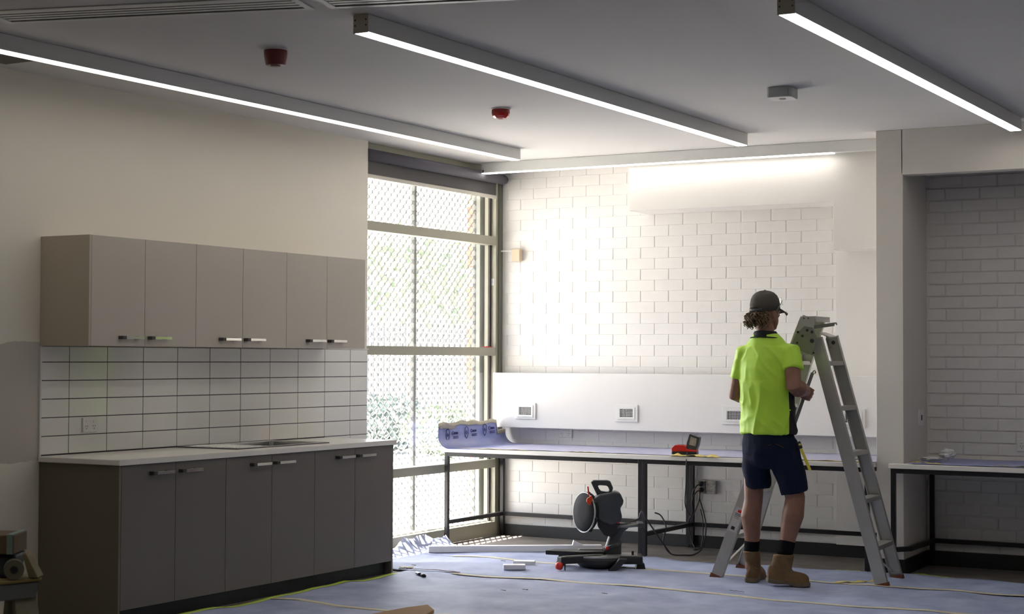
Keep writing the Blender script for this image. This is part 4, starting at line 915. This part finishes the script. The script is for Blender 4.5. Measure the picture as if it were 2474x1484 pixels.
# left hand, relaxed and half closed in front of the body
gl = WL+Vector((.045, .055, -.01)); gd = (gl-WL).normalized(); gs = gd.cross(Vector((0, 0, 1))).normalized(); gu = gs.cross(gd)
bd.rings([[WL+gd*(t_)+gs*(rx*math.cos(a))+gu*(ry*math.sin(a)) for a in [2*math.pi*i/12 for i in range(12)]] for t_, rx, ry in ((-.01, .026, .024), (.02, .032, .019), (.06, .040, .017), (.088, .038, .013))])
for k in range(4):
    o_ = WL+gd*.082+gs*(-.030+k*.020); L_ = (.9, 1.05, 1., .8)[k]
    bd.tube([o_-gd*.01, o_+gd*.030*L_-gu*.004, o_+gd*.044*L_-gu*.026*L_, o_+gd*.030*L_-gu*.044*L_], [.0098, .0094, .009, .0078], 8)
bd.tube([WL+gd*.015+gs*.028, WL+gd*.045+gs*.050-gu*.008, WL+gd*.07+gs*.050-gu*.024], [.013, .011, .0085], 8)
body = organic('body', bd, M_SKIN, man, .0055, 5, label='bare forearms, neck and calves')
for s_ in (-1, 1):
    build('eye', PB().sphere(HC+HF*.086+HL*(.032*s_)+Vector((0, 0, -.003)), .0115, 10, 8), mat('eye', (.5, .48, .45), .2), man, smooth=True)
# --- polo shirt
sh = PB()
sh.rings([ering(c, a, b_) for c, a, b_ in (((-.004, .02, .960), .184, .132), ((-.004, .02, 1.02), .183, .131), ((-.005, .022, 1.12), .180, .128), ((-.012, .025, 1.25), .186, .130),
          ((-.016, .028, 1.36), .188, .130), ((-.014, .028, 1.44), .180, .122), ((-.012, .028, 1.50), .158, .104), ((-.014, .03, 1.555), .122, .086), ((-.018, .032, 1.595), .088, .075), ((-.02, .033, 1.612), .072, .066))])
HR_ = SR.lerp(ER, .50)
sh.tube([SR+Vector((-.05, .05, .005)), SR+Vector((.008, -.006, 0)), SR.lerp(ER, .25)+Vector((.006, 0, 0)), HR_+Vector((.006, -.002, 0))], [.060, .062, .063, .064], 18)
HLs = SLh.lerp(EL, .60)
sh.tube([SLh+Vector((.05, -.04, .01)), SLh, SLh.lerp(EL, .3), HLs+Vector((-.003, 0, 0))], [.062, .058, .056, .055], 18)
def shirt_wr(co):
    p = co
    rid = lambda v: (1-abs(noise.noise(v))*2.2)
    f = .007*noise.noise(Vector((p.x*8+p.z*4, p.y*8, p.z*2.0)))
    f += .007*max(0, rid(Vector((p.x*7-p.z*2.5, p.y*7, p.z*1.6+2))))**3*(1.2 if p.z < 1.3 else .5)
    f += .006*max(0, rid(Vector((p.x*9+p.z*7, p.y*6, p.z*3+9))))**4
    return (f-.002)*(.3 if p.z > 1.52 else 1)
def shirt_fm(c):
    lat = c.dot(LAT); fw = c.dot(FWD)
    return 1 if (lat > .118 and fw > -.035 and c.z < 1.34 and not (c-ER).length < .05) or fw > .105 else 0
shirt = organic('polo_shirt', sh, [M_HIVIS, M_HVBLK], man, .009, 5, shirt_wr, fmat=shirt_fm, label='lime polo shirt with black side panel')
# the shirt stands clear of arms at the sleeve mouths; collar and its piping
cl = PB(); n = 28; r0 = []
for z, a, b_, dz in ((1.578, .094, .084, .0), (1.602, .083, .076, .0), (1.622, .075, .071, .0), (1.624, .069, .065, 0), (1.602, .073, .067, 0), (1.578, .080, .072, 0)):
    r0.append([Vector((-.019, .033, z))+LAT*(a*math.cos(2*math.pi*i/n))+FWD*(b_*math.sin(2*math.pi*i/n))+Vector((0, 0, -.035*max(0, math.sin(2*math.pi*i/n))-.006*abs(math.cos(2*math.pi*i/n)))) for i in range(n)])
vs = [p for r in r0 for p in r]; k_ = len(r0); cl.add(vs, [(i*n+j, i*n+(j+1) % n, ((i+1) % k_)*n+(j+1) % n, ((i+1) % k_)*n+j) for i in range(k_) for j in range(n)])
build('collar', cl, M_HVBLK, man, smooth=True)
build('collar_piping', PB().tube([Vector((-.018, .032, 1.586))+LAT*(.101*math.cos(2*math.pi*i/n))+FWD*(.090*math.sin(2*math.pi*i/n))+Vector((0, 0, -.03*max(0, math.sin(2*math.pi*i/n))-.012*abs(math.cos(2*math.pi*i/n)))) for i in range(n)], .0035, 6, closed=True), M_HVBLK, man, smooth=True)
# --- shorts
so = PB()
so.rings([ering(c, a, b_) for c, a, b_ in (((0, .025, .99), .165, .118), ((0, .028, .92), .178, .128), ((.002, .03, .84), .182, .130), ((.004, .03, .78), .170, .118), ((.006, .03, .74), .12, .09))])
so.tube([HPL+Vector((.01, 0, .0)), HPL.lerp(KL, .45)+Vector((.012, 0, 0)), Vector((-.066, .088, .68)), Vector((-.062, .095, .612))], [.085, .088, .086, .087], 20)
so.tube([HPR, HPR.lerp(KR, .45)+Vector((.002, 0, 0)), Vector((.142, -.025, .66)), Vector((.158, -.028, .585))], [.100, .102, .096, .094], 20)
def shorts_wr(p): return noise.noise(Vector((p.x*12, p.y*12, p.z*6)))*.008+noise.noise(Vector((p.x*26, p.y*20, p.z*18)))*.003
organic('work_shorts', so, M_NAVY, man, .009, 4, shorts_wr, label='navy cargo work shorts')
build('pocket_seam', PB().tube([(-.03+.02*i, -.105-.004*i, .905-.008*abs(i-2)) for i in range(6)], .0022, 5), mat('orange_stitch', (.10, .03, .012), .8), man)
# --- socks and boots
for nm, a_, k_, rr in (('sock', AL, KL, .049), ('sock', AR, KR, .051)):
    d = (k_-a_).normalized(); build(nm, PB().tube([a_+d*.025, a_+d*.05, a_+d*.105, a_+d*.115], [rr, rr*.98, rr*1.03, rr*.99], 18), M_SOCK, man, smooth=True)
def boot(ank, heel, toe, lift):
    d = (Vector((toe[0], toe[1], 0))-Vector((heel[0], heel[1], 0))); Ln = d.length; d.normalize(); s_ = Vector((-d.y, d.x, 0)); h0 = Vector((heel[0], heel[1], 0))
    zl = lambda t: lift*max(0, 1-t/.62)
    mb = PB(); rings = []
    for t, w, hh in ((.0, .028, .055), (.04, .036, .085), (.15, .041, .10), (.32, .042, .105), (.48, .044, .095), (.62, .049, .078), (.78, .050, .068), (.90, .043, .060), (.97, .030, .046), (1., .018, .035)):
        c = h0+d*(t*Ln)+Vector((0, 0, zl(t)+.022)); rg = []
        for i in range(18):
            a = 2*math.pi*i/18; y = math.sin(a); rg.append(c+s_*(w*math.cos(a)*(1-.25*max(0, y)))+Vector((0, 0, hh*(max(0, y)) if y > 0 else .016*y)))
        rings.append(rg)
    mb.rings(rings)
    top = Vector((ank[0], ank[1], ank[2]+.032))
    mid = h0+d*(.31*Ln)+Vector((0, 0, zl(.31)+.085))
    def sr(c, a, b_): return [Vector(c)+d*(a*math.cos(2*math.pi*i/18))+s_*(b_*math.sin(2*math.pi*i/18)) for i in range(18)]
    mb.rings([sr(mid+Vector((0, 0, -.045)), .074, .042), sr(mid, .072, .044), sr(mid.lerp(top, .55), .068, .052), sr(top, .068, .056)])
    t = organic('work_boot', mb, M_BOOT, man, .0065, 4, lambda p: noise.noise(p*22)*.003, label='tan suede lace-up work boot')
    so_ = PB(); R = []
    for tt, w in ((-.015, .030), (.03, .040), (.2, .043), (.45, .041), (.65, .050), (.82, .051), (.95, .038), (1.02, .016)):
        c = h0+d*(tt*Ln)+Vector((0, 0, zl(tt)+(.010 if .35 < tt < .5 else 0))); top_ = .026
        R.append([c+s_*w+Vector((0, 0, top_)), c-s_*w+Vector((0, 0, top_)), c-s_*w, c+s_*w])
    so_.rings(R); build('sole', so_, M_SOLE, t, bevel=.004)
    for q in range(5):
        f = .40+.06*q; z = zl(f)+.165-.02*q-.0; c = h0+d*((.36+.055*q)*Ln)+Vector((0, 0, z))
        build('lace', PB().tube([c+s_*.026, c+d*.008+Vector((0, 0, .004)), c-s_*.026], .0032, 6), M_LACE, t)
    return t
boot((AL.x, AL.y, .165), (-.112, .085), (-.005, .345), .0)
boot((AR.x-.0, AR.y, .172), (-.030, -.10), (.238, -.075), .028)
# --- cap
cp = PB(); CC = HC+Vector((-.004, -.003, .008)); rings = []
for z, k_ in ((-.010, 1.0), (.03, 1.0), (.065, .93), (.09, .80), (.108, .60), (.118, .36), (.122, .10)):
    rings.append([CC+HF*(.106*k_*math.cos(2*math.pi*i/28))+HL*(.086*k_*math.sin(2*math.pi*i/28))+Vector((0, 0, z+(.012*math.cos(2*math.pi*i/28) if z < 0 else 0))) for i in range(28)])
cp.rings(rings); cap = build('cap', cp, M_CAP, man, smooth=True, label='grey baseball cap')
build('cap_button', PB().sphere(CC+Vector((0, 0, .122)), .007, 8, 6, (1, 1, .6)), M_CAP, cap, smooth=True)
build('cap_brim', PB().grid(lambda u, v: tuple(CC+HF*(.088+.085*v*math.sqrt(max(0, 1-(2*u-1)**2*.80)))+HL*((2*u-1)*.078*(1-.12*v))+Vector((0, 0, .012-.030*v-.022*(2*u-1)**2))), 14, 8), M_CAP, cap, smooth=True, solid=.005)
build('cap_strap', PB().tube([CC-HF*(.106*math.cos(a))+HL*(.088*math.sin(a))+Vector((0, 0, -.006)) for a in [-.7+.14*i for i in range(11)]], .011, 6, flat=.3), M_CAPD, cap, smooth=True)
build('cap_opening', PB().grid(lambda u, v: tuple(CC-HF*(.1075*math.cos((u-.5)*.9))*(1-.06*v*v)+HL*(.0885*math.sin((u-.5)*.9))*(1-.5*v)+Vector((0, 0, .006+.034*v))), 10, 6), mat('dark_hair', (.05, .03, .016), .7), cap, smooth=True, solid=.002)
# --- hair: loose curls gathered at the nape
hr = PB(); rr = random.Random(5)
for i in range(280):
    th = rr.uniform(-1.75, 1.05); base = HC-HF*(.090*math.cos(th))+HL*(.078*math.sin(th))+Vector((0, 0, rr.uniform(-.055, .0)))
    out = (-HF*math.cos(th)+HL*math.sin(th)*.7).normalized(); dn = rr.uniform(.03, .075)*(1 if abs(th) < 1.2 else .6); ou = rr.uniform(.006, .058)*(max(0.1, math.cos(th*.85)))
    r_ = rr.uniform(.006, .012); ph = rr.uniform(0, 6); pts = []
    for k in range(9):
        q = k/8; pts.append(base+out*(ou*math.sin(q*2.2))+Vector((0, 0, -dn*q))+Vector((math.cos(ph+q*8), math.sin(ph+q*8), .3*math.sin(ph+q*6)))*r_)
    hr.tube(pts, [.0052-.0028*k/8 for k in range(9)], 5)
build('hair', hr, M_HAIR, man, smooth=True, label='curly brown hair gathered at the nape')
build('hair_base', PB().sphere(HC-HF*.052-HL*.012+Vector((0, 0, -.052)), 1, 18, 12, (.062, .070, .052), HR), M_HAIR, man, smooth=True)
# --- safety glasses pushed up on the cap
sg = thing('safety_glasses', 'clear safety glasses resting on the front of the grey cap', 'glasses', PM @ (CC+HF*.1), RZ)
build('lens', PB().grid(lambda u, v: tuple(CC+HF*(.112*math.cos((u-.5)*2.0)+.012-.012*v)+HL*(.098*math.sin((u-.5)*2.0))+Vector((0, 0, .028+.046*v))), 14, 4), M_CLEAR, sg, smooth=True, solid=.002)
for s_ in (-1, 1):
    build('temple', PB().tube([CC+HF*.070+HL*(.086*s_)+Vector((0, 0, .055)), CC+HF*.04+HL*(.093*s_)+Vector((0, 0, .02)), CC+HF*.015+HL*(.092*s_)+Vector((0, 0, -.012))], .0035, 6, flat=.6), mat('glasses_frame', (.30, .31, .30), .3), sg, smooth=True)
# --- pocket knife at the right hip, and the bar in the hand
kn = thing('utility_knife', 'yellow folding knife sticking out of the right shorts pocket', 'knife', PM @ Vector((.26, -.03, .8)), RZ)
build('knife_handle', PB().bar((.184, -.095, .872), (.240, -.108, .735), .018, .012, (1, 0, 0)), M_YEL, kn, bevel=.003)
build('knife_grip', PB().bar((.169, -.088, .915), (.184, -.095, .872), .024, .014, (1, 0, 0)), M_SAWB, kn, bevel=.003)
build('knife_button', PB().sphere((.176, -.102, .897), .008, 8, 6), M_YEL, kn, smooth=True)
hk = thing('hooked_bar', 'hooked aluminium locking bar held in the worker right hand', 'bar', PM @ RB, RZ)
build('bar_shaft', PB().bar(RT, RB, .022, .006, (1, 0, 0)), M_ALUD, hk, bevel=.001)
build('bar_hook', PB().tube([RT, RT-rd*.012+hx*.002, RT-rd*.018+hx*.010, RT-rd*.012+hx*.017, RT+hx*.016], .0045, 8), M_ALUD, hk, smooth=True)

# ================================================================== FOREGROUND TRESTLE
TO = Vector((-4.36, 4.25, 0)); T0 = Matrix.Translation(TO) @ Matrix.Rotation(RZ, 4, 'Z')
TM = T0 @ Matrix.Translation((.041, .0, 0)) @ Matrix.Rotation(math.radians(45), 4, 'Z')
TB = lambda: MB(TM); FB = lambda: MB(T0)
tr = thing('trestle', 'grey sided timber trestle in the left foreground', 'trestle', TO, RZ)
build('trestle_beam', TB().prism([(-.90, .612), (-.012, .612), (.0, .668), (-.90, .668)], 0, .09, 'y'), M_TREST, tr, bevel=.004)
build('trestle_board', TB().box((-.90, -.006, .669), (.004, .16, .679)), mat('trestle_edge', (.26, .20, .07), .8), tr, bevel=.002)
for x0 in (-.80, -.045):
    for y0, yy in ((.03, -.10), (.07, .22)):
        build('leg', TB().bar((x0, y0, .62), (x0+.02, yy, .0), .085, .025, (1, 0, 0)), M_TRESTL, tr, bevel=.002)
build('trestle_rail', TB().box((-.78, -.045, .22), (-.06, -.025, .29)), M_TRESTL, tr)
build('dark_bag', FB().prism([(-.30, .682), (-.16, .681), (-.06, .681), (-.038, .762), (-.30, .762)], -.02, .12, 'y'), mat('dark_navy_case', (.03, .035, .045), .6), bevel=.012, label='dark flat case under the cardboard box on the trestle', cat='case')
bx = thing('cardboard_box', 'brown cardboard box with teal band on the foreground trestle', 'box', T0 @ Vector((-.2, .03, .764)), RZ)
build('box_body', FB().box((-.34, -.04, .764), (-.040, .12, .831)), mat('dull_cardboard', (.13, .09, .05), .85, var=.1, vs=8), bx, bevel=.004)
build('box_band', FB().box((-.064, -.043, .7645), (-.044, .123, .833)), M_TEAL, bx)
rl = thing('tape_roll', 'dark tape roll standing on the foreground trestle', 'tape roll', T0 @ Vector((-.03, -.06, .68)), RZ)
build('roll_body', FB().lathe([(.012, -.02), (.034, -.02), (.034, .02), (.012, .02)], 28, (-.034, -.055, .716), Vector((.3, -.95, 0))), M_OLIVE, rl)
build('roll_core', FB().lathe([(.006, -.022), (.013, -.022), (.013, .022), (.006, .022)], 20, (-.034, -.055, .716), Vector((.3, -.95, 0))), M_SAWB, rl)
build('timber_offcut', FB().prism([(.010, .682), (.042, .684), (-.002, .769), (-.014, .765)], -.03, .04, 'y'), mat('offcut_timber', (.18, .145, .07), .8), bevel=.002, label='sloping timber offcut leaning on the tape roll on the trestle', cat='timber')
